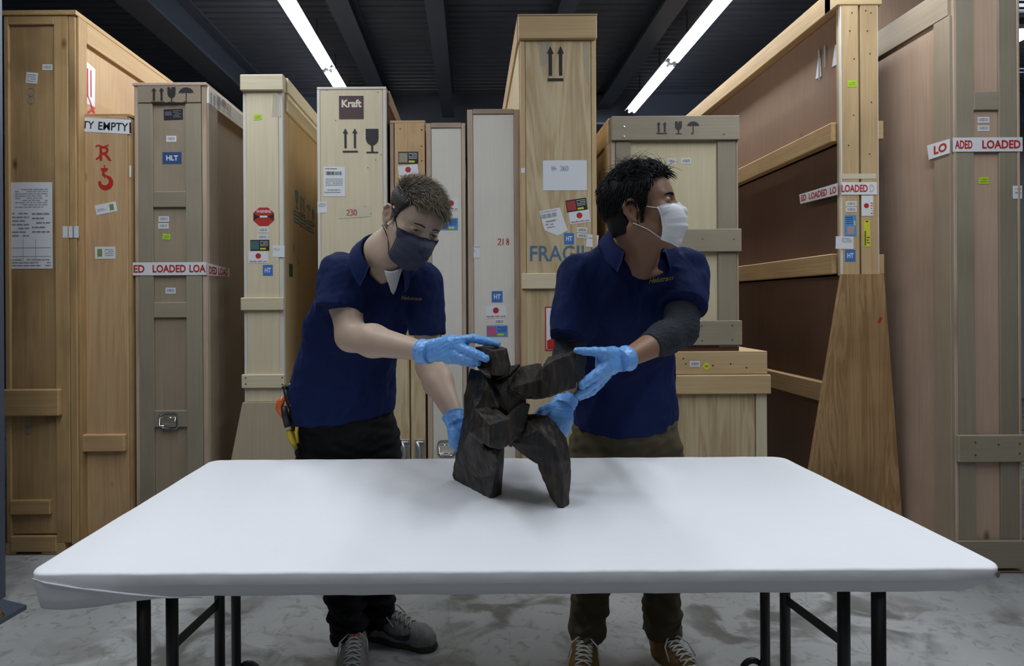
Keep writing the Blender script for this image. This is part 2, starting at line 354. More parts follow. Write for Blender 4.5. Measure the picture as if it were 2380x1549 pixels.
# ------------------------------------------------------------------ woods
PINE=('kraft_pine',lin(232,219,188),lin(206,188,154),.5,.28,.05)
AGED=('aged_pine',lin(200,166,118),lin(154,120,78),.9,.55,.35)
PALE=('pale_ply',lin(240,235,224),lin(224,214,198),.3,.10,.10)
EDGE=('raw_edge',lin(206,184,162),lin(156,126,106),.4,.2,.25)
GREEN=('greenish_ply',lin(164,154,134),lin(142,130,110),.4,.12,.15)
GTAN=('greytan_ply',lin(172,156,134),lin(146,128,108),.35,.12,.2)
WAVY=('wavy_ply',lin(230,211,172),lin(188,160,118),2.4,.18,.12,.5)
FIR=('fir_board',lin(216,188,144),lin(182,146,102),.7,.35,.15)
PINK=('pink_ply',lin(200,172,150),lin(172,142,120),.5,.12,.12)
BROWN=('brown_ply',lin(118,88,70),lin(96,70,54),.4,.12,.2)
ASIDE=('aged_side_ply',lin(206,172,130),lin(176,136,96),.8,.2,.15)
KRAIL=('dull_fir',lin(196,164,118),lin(160,124,82),.7,.35,.15)
CREAM=('cream_ply',lin(218,206,172),lin(196,180,142),.4,.12,.1)
KPINK=('kpink_ply',lin(152,122,100),lin(130,102,82),.5,.12,.12)
KNOT=('knotty_pine',lin(222,186,140),lin(186,142,98),1.0,.7,.1)
def W(k,ax='z'):
    return wood(k[0],k[1],k[2],ax,k[3],k[4],k[5],.62,k[6] if len(k)>6 else 1.)
def fx(px,Y,py=500): return P(px,py,Y).x
def fz(py,Y,px=1100): return P(px,py,Y).z
def front(Y,px,py,n=(0,-1,0)):
    """Face with its origin at a photo pixel on the plane y=Y; unit = metre"""
    return Face(P(px,py,Y),(1,0,0),(0,0,1),n)
def side_face(X,px,py,sgn=1):
    """origin on the plane x=X seen at pixel"""
    for_Y=X*FPX/((px-CX)*math.cos(ROLL)-(py-CY)*math.sin(ROLL)); p=P(px,py,for_Y)
    return Face((X,p.y,p.z),(0,1,0) if X<0 else (0,-1,0),(0,0,1),(1,0,0) if X<0 else (-1,0,0))
mpx=lambda Y:Y/FPX
def sticker(par,Y,x0,y0,x1,y1,mat,rot=0.,elems=(),name='sticker',face=None,e=.0012):
    """sticker given by photo px rectangle on front plane Y; elems in fractions of the sticker, (kind,...)"""
    cx,cy=(x0+x1)/2,(y0+y1)/2; w_=(x1-x0)*mpx(Y); h_=(y1-y0)*mpx(Y)
    f=face or front(Y,cx,cy); c,s=math.cos(rot),math.sin(rot)
    f=Face(f.o,f.r*c+f.u*s,f.u*c-f.r*s,f.n)
    base=plate(f,[(-w_/2,-h_/2),(w_/2,-h_/2),(w_/2,h_/2),(-w_/2,h_/2)],name,mat,par,e)
    groups={}
    for el in elems:
        k=el[0]; m=el[1]
        if k=='r': a,b_,c_,d=el[2:6]; sh=rect((a-.5)*w_,(b_-.5)*h_,(c_-.5)*w_,(d-.5)*h_)
        elif k=='t':
            txt,a,b_,c_,d=el[2:7]; v,fc=text_fit(txt,(c_-a)*w_,(d-b_)*h_,bold=el[7] if len(el)>7 else .02); sh=mv((v,fc),((a+c_)/2-.5)*w_,((b_+d)/2-.5)*h_)
        elif k=='s': a,b_,r=el[2:5]; sh=mv(star(),(a-.5)*w_,(b_-.5)*h_,r*h_)
        elif k=='bars':
            a,b_,c_,d=el[2:6]; n=int(el[6]) if len(el)>6 else 12; rg=random.Random(n); L_=[]; x=a
            while x<c_:
                ww=(c_-a)/n*rg.choice((.25,.4,.7)); L_.append(rect((x-.5)*w_,(b_-.5)*h_,(min(x+ww,c_)-.5)*w_,(d-.5)*h_)); x+=ww+(c_-a)/n*rg.choice((.25,.5))
            sh=polys2d(L_)
        elif k=='lines':
            a,b_,c_,d=el[2:6]; n=el[6]; rg=random.Random(n*3+1); L_=[]
            for i in range(n):
                yy=b_+(d-b_)*(i+.5)/n; x=a
                while x<c_-.02:
                    ww=rg.uniform(.05,.16); 
                    if rg.random()<.85: L_.append(rect((x-.5)*w_,(yy-.5)*h_-.18*(d-b_)/n*h_,(min(x+ww,c_)-.5)*w_,(yy-.5)*h_+.18*(d-b_)/n*h_))
                    x+=ww+.02
            sh=polys2d(L_)
        elif k=='p': sh=([((a-.5)*w_,(b_-.5)*h_) for a,b_ in el[2]],[list(range(len(el[2])))])
        g=groups.setdefault(m.name,(m,[])); g[1].append(sh)
    for i,(nm,(m,L_)) in enumerate(groups.items()):
        print_on(f,polys2d(L_),'print',m,base,e+.0004+.0002*i)
    return base
YEL=lambda:simple('yellow_print',(.65,.62,.05,1),.5)
BLUE=lambda:simple('blue_print',(.05,.17,.48,1),.5)
NAVY=lambda:simple('navy_print',(.03,.07,.2,1),.5)
LIME=lambda:simple('lime_sticker',(.42,.66,.03,1),.5)
CLEAR=lambda:simple('clear_tape',(.8,.78,.72,1),.12,alpha=.28)
def barcode(par,Y,x0,y0,x1,y1,rot=0): return sticker(par,Y,x0,y0,x1,y1,WHITE(),rot,[('bars',GREY(),.12,.25,.88,.8,9)],'barcode_label')
def limetag(par,Y,x0,y0,x1,y1,rot=0): return sticker(par,Y,x0,y0,x1,y1,LIME(),rot,[('lines',simple('olive_print',(.16,.28,.02,1)),.15,.2,.85,.8,2)],'green_tag')
def ht(par,Y,x0,y0,x1,y1,txt='HT',rot=0,mat=None): return sticker(par,Y,x0,y0,x1,y1,mat or BLUE(),rot,[('t',WHITE(),txt,.2,.28,.82,.72,.03)],'treatment_sticker')
def handle_care(par,Y,x0,y0,x1,y1,rot=0): return sticker(par,Y,x0,y0,x1,y1,WHITE(),rot,[('s',RED(),.5,.62,.27),('t',RED(),'Handle with care',.06,.08,.94,.24,.01)],'handling_sticker')
def art_tag(par,Y,x0,y0,x1,y1,bg,pic,rot=0):
    return sticker(par,Y,x0,y0,x1,y1,bg,rot,[('r',pic,.03,.1,.46,.9),('lines',WHITE() if bg.name=='black_print' else NAVY(),.52,.38,.95,.92,4),('r',YEL(),.52,.1,.82,.26)],'catalogue_sticker')
def rails(par,k,X0,X1,Y,list_,px=None,proud=.0,t=.02,ax='x',name='rail'):
    out=[]
    for (a,b_) in list_: out.append(box(name,par,X0,X1,Y-proud,Y+t,fz(b_,Y,px),fz(a,Y,px),W(k,ax),.003))
    return out
NAILM={}
def nails(par,Y,pts,r=.0035,mat=None):
    mat=mat or simple('rusty_nail',(.07,.045,.03,1),.5,.3); k=(r,mat.name)
    for (px,py) in pts:
        p=P(px,py,Y)
        if k not in NAILM:
            m=MB().tube([(0,.002,0),(0,-.0015,0)],r,8); me=bpy.data.meshes.new('screw_head'); me.from_pydata([tuple(v) for v in m.V],[],m.F); me.materials.append(mat); NAILM[k]=me
        o=bpy.data.objects.new('screw_head',NAILM[k]); link(o,par); o.location=p-world_origin(par)
# ================================================================== CRATES
def crate(label,x0,Y,cx=None,group='art transport crates'):
    return thing('transport_crate',label,'crate',(x0,Y,0),group)
# ---- A: big aged crate at far left
Y=2.75; X0=fx(12,Y,700); X1=fx(177,Y,600); ZT=fz(27,Y,100)
A=crate('tall aged brown wooden crate at the left edge with a large paper sheet stuck on',X0,Y)
D=2.2
box('core',A,X0+.02,X1-.02,Y+.03,Y+D,.10,ZT-.03,W(AGED),.0)
box('lid_board',A,X0-.005,X1+.012,Y-.008,Y+D,ZT-.02,ZT+.004,W(AGED,'y'))
xs0=fx(22,Y,600); xs1=fx(128,Y,600); xs2=fx(160,Y,600)
box('stile',A,X0,xs0,Y,Y+.025,.06,ZT-.02,W(AGED)); box('stile',A,xs1,xs2,Y,Y+.025,.06,ZT-.02,W(AGED))
box('panel',A,xs0,xs1,Y+.012,Y+.03,.1,ZT-.03,W(AGED))
box('edge_post',A,xs2+.003,X1,Y+.002,Y+.05,.05,ZT-.02,W(AGED))
rails(A,AGED,xs0,xs1,Y,[(30,57)],70,0,.02)
box('batten',A,X0+.0,fx(146,Y,930),Y-.03,Y,fz(966,Y,70),fz(904,Y,70),W(AGED,'x'),.006)
rails(A,AGED,xs0,fx(118,Y,1180),Y,[(1163,1196)],70,.008,.02)
rails(A,AGED,xs0,xs1,Y,[(1247,1283)],70,.006,.03)
for a in ((12,36),(95,150)): box('skid',A,fx(a[0],Y,1280),fx(a[1],Y,1280),Y,Y+D,0,.06,W(AGED,'y'),.004)
# side: frame of boards with recessed plywood
XS=X1
box('side_post',A,XS,XS+.012,Y+.01,Y+.07,.03,ZT-.02,W(AGED),.002)
box('side_rail',A,XS-.01,XS+.012,Y+.07,Y+D,ZT-.13,ZT-.02,W(KRAIL,'y'),.003)
box('side_rail',A,XS-.01,XS+.012,Y+.07,Y+D,.06,.2,W(AGED,'y'),.003)
box('side_panel',A,XS-.02,XS-.004,Y+.05,Y+D,.06,ZT-.1,W(ASIDE),.0)
sticker(A,Y+.012,24,424,122,625,WHITE(),0,[('lines',GREY(),.12,.7,.9,.93,9),('lines',GREY(),.05,.36,.45,.66,7),('lines',GREY(),.52,.4,.95,.66,5),('r',GREY(),.04,.14,.96,.145),('r',GREY(),.04,.24,.96,.245),('r',GREY(),.3,.08,.31,.34),('r',GREY(),.6,.08,.61,.34),('lines',GREY(),.04,.02,.96,.12,3)],'paper_sheet')
barcode(A,Y+.012,99,150,122,163); sticker(A,Y+.012,61,169,87,194,WHITE(),-.1,[('lines',GREY(),.1,.1,.9,.9,4)])
for (cx,cy) in ((72,213),(73,232),(66,1000),(66,988)):
    f=front(Y+.012,cx,cy); a=np.linspace(0,2*math.pi,13); print_on(f,stroke([(.018*math.cos(t),.019*math.sin(t)) for t in a],.004),'chalk_mark',GREY(),A)
sticker(A,Y,146,526,157,553,WHITE(),0,[],'tape_piece'); sticker(A,Y,160,526,183,553,WHITE(),0,[('r',GREY(),.4,0,.55,1)],'tape_piece')
f=side_face(XS-.004,203,195); st=plate(f,[(-.05,-.11),(.055,-.10),(.06,.10),(-.05,.12)],'sticker',WHITE(),A); print_on(f,polys2d([rect(-.04,-.06,-.015,.08),rect(-.005,-.06,.005,.08),rect(.02,-.06,.03,.08)]),'print',RED(),st)
f=side_face(XS-.004,203,243); print_on(f,polys2d([stroke([(-.05,-.05),(.0,.05),(.05,-.03)],.016),stroke([(-.05,-.09),(.05,-.0)],.012)]),'print',RED(),A)

# ---- B: narrow knotty plank crate with EMPTY tape
Y=2.80; X0=fx(194,Y,700); X1=fx(303,Y,700); ZT=fz(266,Y,250)
B=crate('narrow knotty pine crate with EMPTY tape, red letter R and red hook',X0,Y)
box('front_board',B,X0+.012,X1-.012,Y,Y+.03,.05,ZT-.01,W(KNOT)); box('core',B,X0+.02,X1-.02,Y+.03,Y+1.6,.02,ZT-.02,W(KNOT),0)
box('lid_board',B,X0-.004,X1+.003,Y+.002,Y+1.6,ZT-.012,ZT+.004,W(AGED,'y')); 
box('side_board',B,X0,X0+.012,Y+.004,Y+1.6,.03,ZT-.015,W(KNOT)); box('side_board',B,X1-.012,X1,Y+.004,Y+1.6,.03,ZT-.015,W(AGED))
box('batten',B,fx(192,Y,1028),fx(296,Y,1028),Y-.028,Y,fz(1048,Y,240),fz(1008,Y,240),W(KNOT,'x'),.005)
sticker(B,Y,192,276,304,309,WHITE(),-.06,[('t',BLACK(),'TY',.0,.22,.24,.75,.015),('t',BLACK(),'EMPTY',.33,.18,.95,.75,.015)],'tape',e=.001)
f=front(Y,244,357)
print_on(f,polys2d([mv(text_fit('R',.062,.075,0,.01),0.004,.0),stroke([(-.047,.036),(-.03,.042),(-.01,.033),(.02,.042)],.007),stroke([(-.045,-.03),(-.03,-.02),(-.022,.0)],.008)]),'stencil',RED(),B,.001)
f=front(Y,244,412)
a=np.linspace(math.radians(150),math.radians(385),16); hk=[(-.002,.045),(-.005,.018),(.012,.002)]
a=np.linspace(math.radians(75),math.radians(-190),18)
print_on(f,polys2d([stroke([(-.002,.062),(-.002,.035)],.006),ngon([(-.022,.046),(.018,.046),(.012,.03),(-.016,.03)]),stroke([(-.004,.034),(-.008,.014),(.006,.002)],[.014,.014,.016]),stroke([(.002+.029*math.cos(t),-.025+.029*math.sin(t)) for t in a],[.012+.014*math.sin(math.pi*i/17) for i in range(18)])]),'stencil',RED(),B,.001)
sticker(B,Y,222,473,271,496,WHITE(),.2,[('lines',GREY(),.08,.3,.55,.6,2),('r',simple('olive',(.2,.25,.08,1)),.68,.2,.88,.8)])
sticker(B,Y,221,574,268,602,WHITE(),0,[('r',simple('olive',(.2,.25,.08,1)),.12,.18,.36,.82),('lines',GREY(),.5,.2,.92,.85,4)])
for s,(a,b_) in enumerate(((285,310),(385,412))): sticker(B,Y,301,a,305,b_,BLACK() if s==0 else WHITE(),0,[],'tape_piece')

# ---- C: greyish crate with black shipping symbols, HLT label
Y=2.82; X0=fx(313,Y,600); X1=fx(481,Y,600); ZT=fz(194,Y,400)
C_=crate('grey-brown plywood crate with navy HLT label, chrome handle and LOADED tape',X0,Y)
D=1.9
box('core',C_,X0+.012,X1-.012,Y+.022,Y+D,.02,ZT-.02,W(GTAN),0)
xa=fx(323,Y,600); xb=fx(356,Y,600); xc=fx(432,Y,600); xd=fx(469,Y,600)
box('lid_board',C_,X0-.004,X1+.004,Y-.004,Y+D,ZT-.012,ZT+.004,W(EDGE,'y'))
box('panel',C_,xb-.01,xc+.01,Y+.014,Y+.024,.03,ZT-.08,W(GTAN))
box('stile',C_,xa,xb,Y,Y+.022,.02,fz(240,Y,400),W(GREEN)); box('stile',C_,xc,xd,Y,Y+.022,.02,fz(240,Y,400),W(GREEN))
box('edge_strip',C_,X0,xa-.002,Y+.003,Y+.03,.02,ZT-.01,W(EDGE)); box('edge_strip',C_,xd+.002,X1,Y+.003,Y+.03,.02,ZT-.01,W(EDGE))
box('top_rail',C_,xa,xd,Y-.003,Y+.02,fz(239,Y,400),ZT-.012,W(GTAN,'x'))
rails(C_,GREEN,xb,xc,Y,[(445,482),(703,739),(955,994)],400,0,.02)
# side face: frame and recessed panel
box('side_rail',C_,X1-.003,X1+.009,Y+.01,Y+D,ZT-.10,ZT-.012,W(PALE,'y'))
box('side_post',C_,X1-.003,X1+.009,Y+.01,Y+.11,.02,ZT-.10,W(GTAN))
box('side_panel',C_,X1-.004,X1+.002,Y+.11,Y+D,.02,ZT-.1,W(GTAN))
for (cx,sh,h) in ((367,two_arrows(.065),0),(399,glass(.08),0),(433,umbrella(.08),0)):
    print_on(front(Y-.003,cx,221),sh,'stencil_symbol',BLACK(),C_)
for (cx,sh) in ((494,two_arrows(.06)),(508,glass(.07)),(520,umbrella(.07)),(532,two_arrows(.05))):
    print_on(side_face(X1+.009,cx,232+ (cx-494)*.55),sh,'stencil_symbol',GREY(),C_)
Yp=Y+.014
sticker(C_,Yp,381,254,425,279,BLACK(),.03,[('lines',GREY(),.5,.2,.92,.9,5),('r',simple('muted',(.1,.08,.12,1)),.06,.4,.42,.8)],'catalogue_sticker')
barcode(C_,Yp,387,316,410,330)
ht(C_,Yp,378,354,422,381,'HLT',0,NAVY())
barcode(C_,Yp,369,503,393,516); barcode(C_,Yp,368,519,392,532); limetag(C_,Yp,378,544,396,557,-.1); barcode(C_,Yp,385,669,408,683)
tp=sticker(C_,Y-.001,309,610,480,640,WHITE(),0,[('t',RED(),'ED',.01,.2,.16,.8,.03),('t',RED(),'LOADED',.27,.2,.72,.8,.03),('t',RED(),'LOA',.77,.2,.99,.8,.03)],'tape',e=.0015)
f=side_face(X1+.009,500,630); ts=plate(f,[(-.09,-.028),(.17,-.022),(.17,.02),(-.09,.036)],'tape',WHITE(),C_,.001); print_on(f,mv(text_fit('DED LOAD',.22,.04,0,.03),.04,0),'print',RED(),ts,.002)
# recessed chrome handle
def chrome_handle(par,Y,px,py,w_=46,h_=40):
    m=simple('chrome',(.75,.75,.77,1),.12,1); p=P(px,py,Y); a=w_*mpx(Y)/2; b_=h_*mpx(Y)/2
    V=[];F=[]; N_=20
    for (s,dy) in ((1.,-.004),(.86,-.006),(.78,.012),(.3,.016)):
        for k in range(N_):
            t=2*math.pi*k/N_; c,d=math.cos(t),math.sin(t); q=lambda v:math.copysign(abs(v)**.5,v)
            V.append(p+Vector((q(c)*a*s,dy,q(d)*b_*s)))
    for i in range(3):
        for k in range(N_): F.append([i*N_+k,i*N_+(k+1)%N_,(i+1)*N_+(k+1)%N_,(i+1)*N_+k])
    F.append([3*N_+k for k in range(N_)])
    o=mesh_obj('handle_dish',V,F,m,par,True); 
    MB().tube([p+Vector((-a*.8,-.012,b_*.45)),p+Vector((-a*.75,-.02,-b_*.5)),p+Vector((a*.75,-.02,-b_*.5)),p+Vector((a*.8,-.012,b_*.45))],.0035,8).tube([p+Vector((-a*.8,-.012,b_*.45)),p+Vector((a*.8,-.012,b_*.45))],.003,8).build('handle_bar',m,o,True)
    return o
chrome_handle(C_,Y,393,979)

# ---- D: pine crate with cap and warning sign, triangular foot
Y=2.86; X0=fx(565,Y,500); X1=fx(658,Y,500); ZT=fz(176,Y,610)
D4=crate('narrow pine crate with a proud cap, red octagon warning sticker and splayed foot',X0,Y)
D=1.7
box('core',D4,X0+.01,X1-.008,Y+.02,Y+D,.02,ZT-.02,W(FIR),0)
box('panel',D4,fx(573,Y,500),fx(648,Y,500),Y,Y+.02,fz(935,Y,610),fz(212,Y,610),W(PINE))
box('edge_strip',D4,X0,fx(573,Y,500),Y+.004,Y+.03,.05,ZT-.06,W(PALE)); box('edge_strip',D4,fx(648,Y,500),X1,Y+.004,Y+.03,.05,ZT-.06,W(PALE))
box('cap',D4,fx(561,Y,200),fx(661,Y,200),Y-.02,Y+.025,fz(213,Y,610),ZT,W(PINE,'x'),.004)
box('batten',D4,fx(562,Y,707),fx(661,Y,707),Y-.018,Y,fz(722,Y,610),fz(692,Y,610),W(PINE,'x'),.004)
box('batten',D4,fx(564,Y,886),fx(663,Y,886),Y-.018,Y,fz(902,Y,610),fz(870,Y,610),W(PINE,'x'),.004)
nails(D4,Y-.0185,[(571,879),(571,893),(656,878),(656,894)])
zt=fz(935,Y,610); xl=fx(567,Y,935); xr=fx(664,Y,935); 
mesh_obj('foot_board',[(xl,Y-.02,zt),(xr,Y-.02,zt),(xr+.14,Y-.02,0),(xl-.15,Y-.02,0),(xl,Y,zt),(xr,Y,zt),(xr+.14,Y,0),(xl-.15,Y,0)],[[3,2,1,0],[4,5,6,7],[0,1,5,4],[1,2,6,5],[2,3,7,6],[3,0,4,7]],W(('foot_ply',lin(206,188,162),lin(184,164,138),.4,.1,.15)),D4)
# side
box('side_cap',D4,X1-.002,X1+.022,Y+.025,Y+D,ZT-.075,ZT-.003,W(PINE,'y'),.003)
box('side_rail',D4,X1-.003,X1+.013,Y+.045,Y+D,ZT-.175,ZT-.08,W(PINE,'y'),.003)
box('side_panel',D4,X1-.006,X1+.0,Y+.03,Y+D,.05,ZT-.07,W(FIR),0)
limetag(D4,Y,590,266,609,279,.05)
f=front(Y,613,504); oc=[(.046*math.cos(math.radians(22.5+45*k))*1.02,.046*math.sin(math.radians(22.5+45*k))) for k in range(8)]
wn=plate(f,[(x*1.25,y*1.12) for x,y in oc],'warning_sticker',RED(),D4)
print_on(f,polys2d([ngon([(-.052,.016),(-.052,-.018),(-.02,0)]),ngon([(.052,-.018),(.052,.016),(.02,0)])]),'print',BLACK(),wn,.0018)
print_on(f,polys2d([mv(text_fit('WARNING',.076,.016,0,.02),0,.027),rect(-.019,-.005,.019,.005)]),'print',WHITE(),wn,.0024)
barcode(D4,Y,601,529,624,541); barcode(D4,Y,599,546,622,557)
art_tag(D4,Y,582,558,626,583,BLACK(),simple('forest_print',(.06,.13,.13,1)))
handle_care(D4,Y,578,585,623,612); ht(D4,Y,611,616,634,641)
sticker(D4,Y,634,571,661,598,WHITE(),-.03,[('lines',GREY(),.1,.55,.6,.8,2)])
# faint blue stencils on the side
TEAL=simple('teal_print',(.12,.24,.26,1),.7)
for (px,py,sh) in ((690,464,glass(.10)),(703,477,two_arrows(.09)),(717,491,umbrella(.08)),(728,505,glass(.10))):
    print_on(side_face(X1,px,py),sh,'stencil_symbol',TEAL,D4)
for (px,py) in ((691,520),(706,530),(722,540)):
    print_on(side_face(X1,px,py),polys2d([rect(-.07,.02*i,.07-(i%2)*.03,.02*i+.008) for i in range(4)]),'stencil_line',TEAL,D4)
f=side_face(X1,676,629); s_=plate(f,[(-.03,-.035),(.03,-.035),(.03,.035),(-.03,.035)],'sticker',simple('dark_green',(.05,.07,.03,1)),D4)
sc_=plate(front(Y,640,250),[(-.02,-.05),(.03,-.045),(.02,.06),(-.01,.07)],'tape_piece',CLEAR(),D4)

# ---- E: "Kraft" crate
Y=2.90; X0=fx(738,Y,450); X1=fx(899,Y,450); ZT=fz(202,Y,810)
K_=crate('light pine crate with a brown square Kraft sign and two black arrows',X0,Y)
D=1.7
box('core',K_,X0+.008,X1-.008,Y+.014,Y+D,.02,ZT-.012,W(PINE),0)
box('lid_edge',K_,X0,X1,Y-.001,Y+D,ZT-.014,ZT,W(PALE,'x')); box('edge_strip',K_,X0,fx(745,Y,450),Y-.001,Y+.03,.05,ZT-.015,W(PALE)); box('edge_strip',K_,fx(891,Y,450),X1,Y-.001,Y+.03,.05,ZT-.015,W(PALE))
box('panel',K_,fx(745,Y,450)+.001,fx(891,Y,450)-.001,Y,Y+.014,.05,ZT-.016,W(PINE))
box('side_rail',K_,X1-.002,X1+.012,Y+.05,Y+D,ZT-.08,ZT-.004,W(EDGE,'y'))
box('side_panel',K_,X1-.004,X1+.004,Y+.04,Y+D,.05,ZT-.02,W(BROWN),0)
sticker(K_,Y,788,223,845,277,simple('brown_sign',(.06,.022,.024,1),.6),0,[('t',simple('cream_print',(.72,.66,.55,1)),'Kraft',.11,.5,.92,.84,.035)],'square_sign')
sf=side_face(X1+.012,905,250); 
print_on(front(Y,814,326),polys2d([mv(arrow(.105,.028,.011),-.025,.01),mv(arrow(.105,.028,.011),.025,.01),rect(-.04,-.065,.04,-.056)]),'stencil_symbol',BLACK(),K_)
print_on(front(Y,865,328),glass(.128,False),'stencil_symbol',BLACK(),K_)
sticker(K_,Y,752,388,802,457,WHITE(),-.01,[('lines',BLACK(),.08,.9,.62,.96,1),('bars',BLACK(),.12,.72,.85,.84,13),('lines',GREY(),.1,.35,.9,.62,4),('lines',GREY(),.05,.1,.8,.26,2)],'shipping_label')
sticker(K_,Y,738,469,760,495,WHITE(),0,[('lines',GREY(),.1,.5,.9,.9,3)])
tp=sticker(K_,Y,787,481,863,506,simple('masking_tape',(.62,.56,.42,1),.4),.06,[],'masking_tape')
def handwrite(f,strokes,w_,name,mat,par,e=.0018,sc=1.): return print_on(f,polys2d([stroke([(x*sc,y*sc) for x,y in s],w_) for s in strokes]),name,mat,par,e)
def digit(ch,ox):
    D_={'2':[[(0,.75),(.2,1),(.45,.85),(.4,.55),(0,0),(.5,.05)]],'3':[[(0,.95),(.35,1),(.4,.75),(.15,.55),(.45,.4),(.4,.05),(0,0)]],'0':[[(.25,1),(.02,.7),(.05,.2),(.3,0),(.5,.35),(.45,.8),(.22,1)]],
        '1':[[(.2,1),(.15,0)]],'8':[[(.4,.85),(.15,1),(.1,.7),(.45,.35),(.3,0),(.05,.2),(.45,.8)]],'6':[[(.4,1),(.1,.6),(.02,.2),(.25,0),(.45,.25),(.2,.5),(.05,.3)]],'H':[[(0,1),(0,0)],[(0,.5),(.4,.55)],[(.4,1),(.4,0)]],'=':[[(0,.6),(.35,.6)],[(0,.35),(.35,.35)]],
        't':[[(.2,.9),(.15,.1),(.35,.0)],[(0,.6),(.4,.65)]],'L':[[(0,1),(0,0),(.4,.0)]],':':[[(0,.6),(.04,.58)],[(0,.2),(.04,.18)]]}
    return [[(x+ox,y) for x,y in s] for s in D_[ch]]
def word(t,step=.62): return [s for i,c in enumerate(t) if c!=' ' for s in digit(c,i*step)]
handwrite(front(Y,806,501),word('230'),.0045,'handwriting',RED(),K_,.002,.03)
nails(K_,Y,[(760,210),(878,214),(780,280),(886,360),(873,372),(855,390),(848,480),(862,497)],.003,simple('knot_dot',(.25,.17,.09,1),.7))

# ---- F, G, H0: three narrow crates behind and between the men
Y=2.92
X0=fx(907,Y,450); X1=fx(989,Y,450); ZT=fz(280,Y,945)
E=crate('short knotty pine crate between the brown sign crate and pale plywood crate',X0,Y); D=1.2
box('core',E,X0+.01,X1-.005,Y+.02,Y+D,.02,ZT-.012,W(FIR),0); box('lid_edge',E,X0,X1,Y,Y+D,ZT-.014,ZT,W(FIR,'x'))
box('front_board',E,fx(918,Y,450),X1-.002,Y-.004,Y+.02,fz(800,Y,945),ZT-.015,W(KNOT)); box('edge_post',E,X0,fx(916,Y,450),Y,Y+.03,.02,ZT-.016,W(EDGE))
for a,b_ in ((916,952),(955,989)): box('lower_board',E,fx(a,Y,950),fx(b_,Y,950),Y-.002,Y+.02,.02,fz(800,Y,945),W(WAVY))
art_tag(E,Y-.004,926,353,972,381,BLACK(),simple('straw_print',(.3,.28,.2,1))); handle_care(E,Y-.004,926,384,972,412,.1)
nails(E,Y-.004,[(980,302),(980,340),(980,374),(930,300),(981,420)])
for cx in (941,976):
    p=P(cx,1043,Y-.004); m=simple('galvanised',(.55,.56,.57,1),.35,.8)
    pl=box('latch_plate',E,p.x-.025,p.x+.025,p.y-.004,p.y,p.z-.07,p.z+.05,m,.001)
    MB().tube([p+Vector((-.015,-.01,.04)),p+Vector((0,-.012,-.01)),p+Vector((0,-.01,-.06))],[.009,.007,.006],8).tube([p+Vector((-.02,-.008,.035)),p+Vector((.02,-.008,.035))],.005,8).build('latch_lever',m,pl,True)
X0=fx(991,Y,450); X1=fx(1082,Y,450); ZT=fz(286,Y,1040)
G=crate('pale plywood crate beside the left man’s face, sticker column and chrome handle',X0,Y); D=1.2
G['label']='pale plywood crate right beside the left man, blue sticker by his face'
def edged(par,Y,pxs,ZT,D,face=PALE,ed=EDGE,zb=.02):
    a,b_,c,d=[fx(q,Y,450) for q in pxs]
    box('core',par,a+.006,d-.006,Y+.014,Y+D,zb,ZT-.006,W(face),0)
    box('panel',par,b_,c,Y,Y+.014,zb,ZT-.028,W(face))
    box('edge_strip',par,a,b_-.001,Y-.004,Y+.03,zb,ZT-.002,W(ed)); box('edge_strip',par,c+.001,d,Y-.004,Y+.03,zb,ZT-.002,W(ed))
    box('top_edge',par,b_,c,Y-.005,Y+D,ZT-.027,ZT,W(ed,'x'))
edged(G,Y,(991,1003,1073,1082),ZT,D)
handle_care(G,Y,1032,462,1065,490); barcode(G,Y,1030,492,1053,504); art_tag(G,Y,1020,507,1064,535,simple('sky_print',(.08,.28,.62,1)),simple('muted',(.1,.08,.12,1)))
chrome_handle(G,Y-.002,1038,1043,44,40)
X0=fx(1086,Y,450); X1=fx(1207,Y,450); ZT=fz(254,Y,1150)
H0=crate('pale plywood crate numbered 218 in red between the men',X0,Y)
edged(H0,Y,(1087,1100,1195,1207),ZT,D)
handwrite(front(Y,1157,570),word('218'),.0042,'handwriting',RED(),H0,.002,.035)
sticker(H0,Y,1089,572,1116,600,WHITE(),0,[('r',GREY(),0,.88,1,.93),('lines',GREY(),.15,.5,.6,.8,2)])
ht(H0,Y,1143,677,1168,703,'HT'); handle_care(H0,Y,1128,711,1177,740,.03); barcode(H0,Y,1149,742,1173,754)
art_tag(H0,Y,1131,757,1180,783,simple('sky_print',(.08,.28,.62,1)),simple('pink_print',(.5,.1,.22,1)))

# ---- H: tall crate with FRAGILE stencil
Y=2.88; X0=fx(1210,Y,300); X1=fx(1386,Y,300); ZT=fz(41,Y,1300)
H=crate('tallest pine crate in the middle with up arrows and blue FRAGILE stencil',X0,Y); D=1.5
box('core',H,X0+.012,X1-.012,Y+.012,Y+D,.02,ZT-.02,W(WAVY),0)
box('panel',H,fx(1222,Y,300),fx(1374,Y,300),Y,Y+.014,fz(660,Y,1300),fz(94,Y,1300),W(WAVY))
box('lower_panel',H,fx(1222,Y,900),fx(1374,Y,900),Y+.002,Y+.014,.02,fz(660,Y,1300),W(WAVY))
box('edge_strip',H,X0,fx(1221,Y,300),Y-.002,Y+.03,.02,ZT-.05,W(FIR)); box('edge_strip',H,fx(1375,Y,300),X1,Y-.002,Y+.03,.02,ZT-.05,W(FIR))
box('cap',H,fx(1204,Y,60),X1+.002,Y-.022,Y+.02,fz(94,Y,1300),ZT,W(FIR,'x'),.004); box('lid_board',H,fx(1204,Y,60)-.003,X1+.004,Y-.024,Y+D,ZT,ZT+.008,W(FIR,'x'))
box('batten',H,fx(1212,Y,650),fx(1300,Y,650)+.16,Y-.016,Y,fz(672,Y,1250),fz(636,Y,1250),W(PINE,'x'),.003)
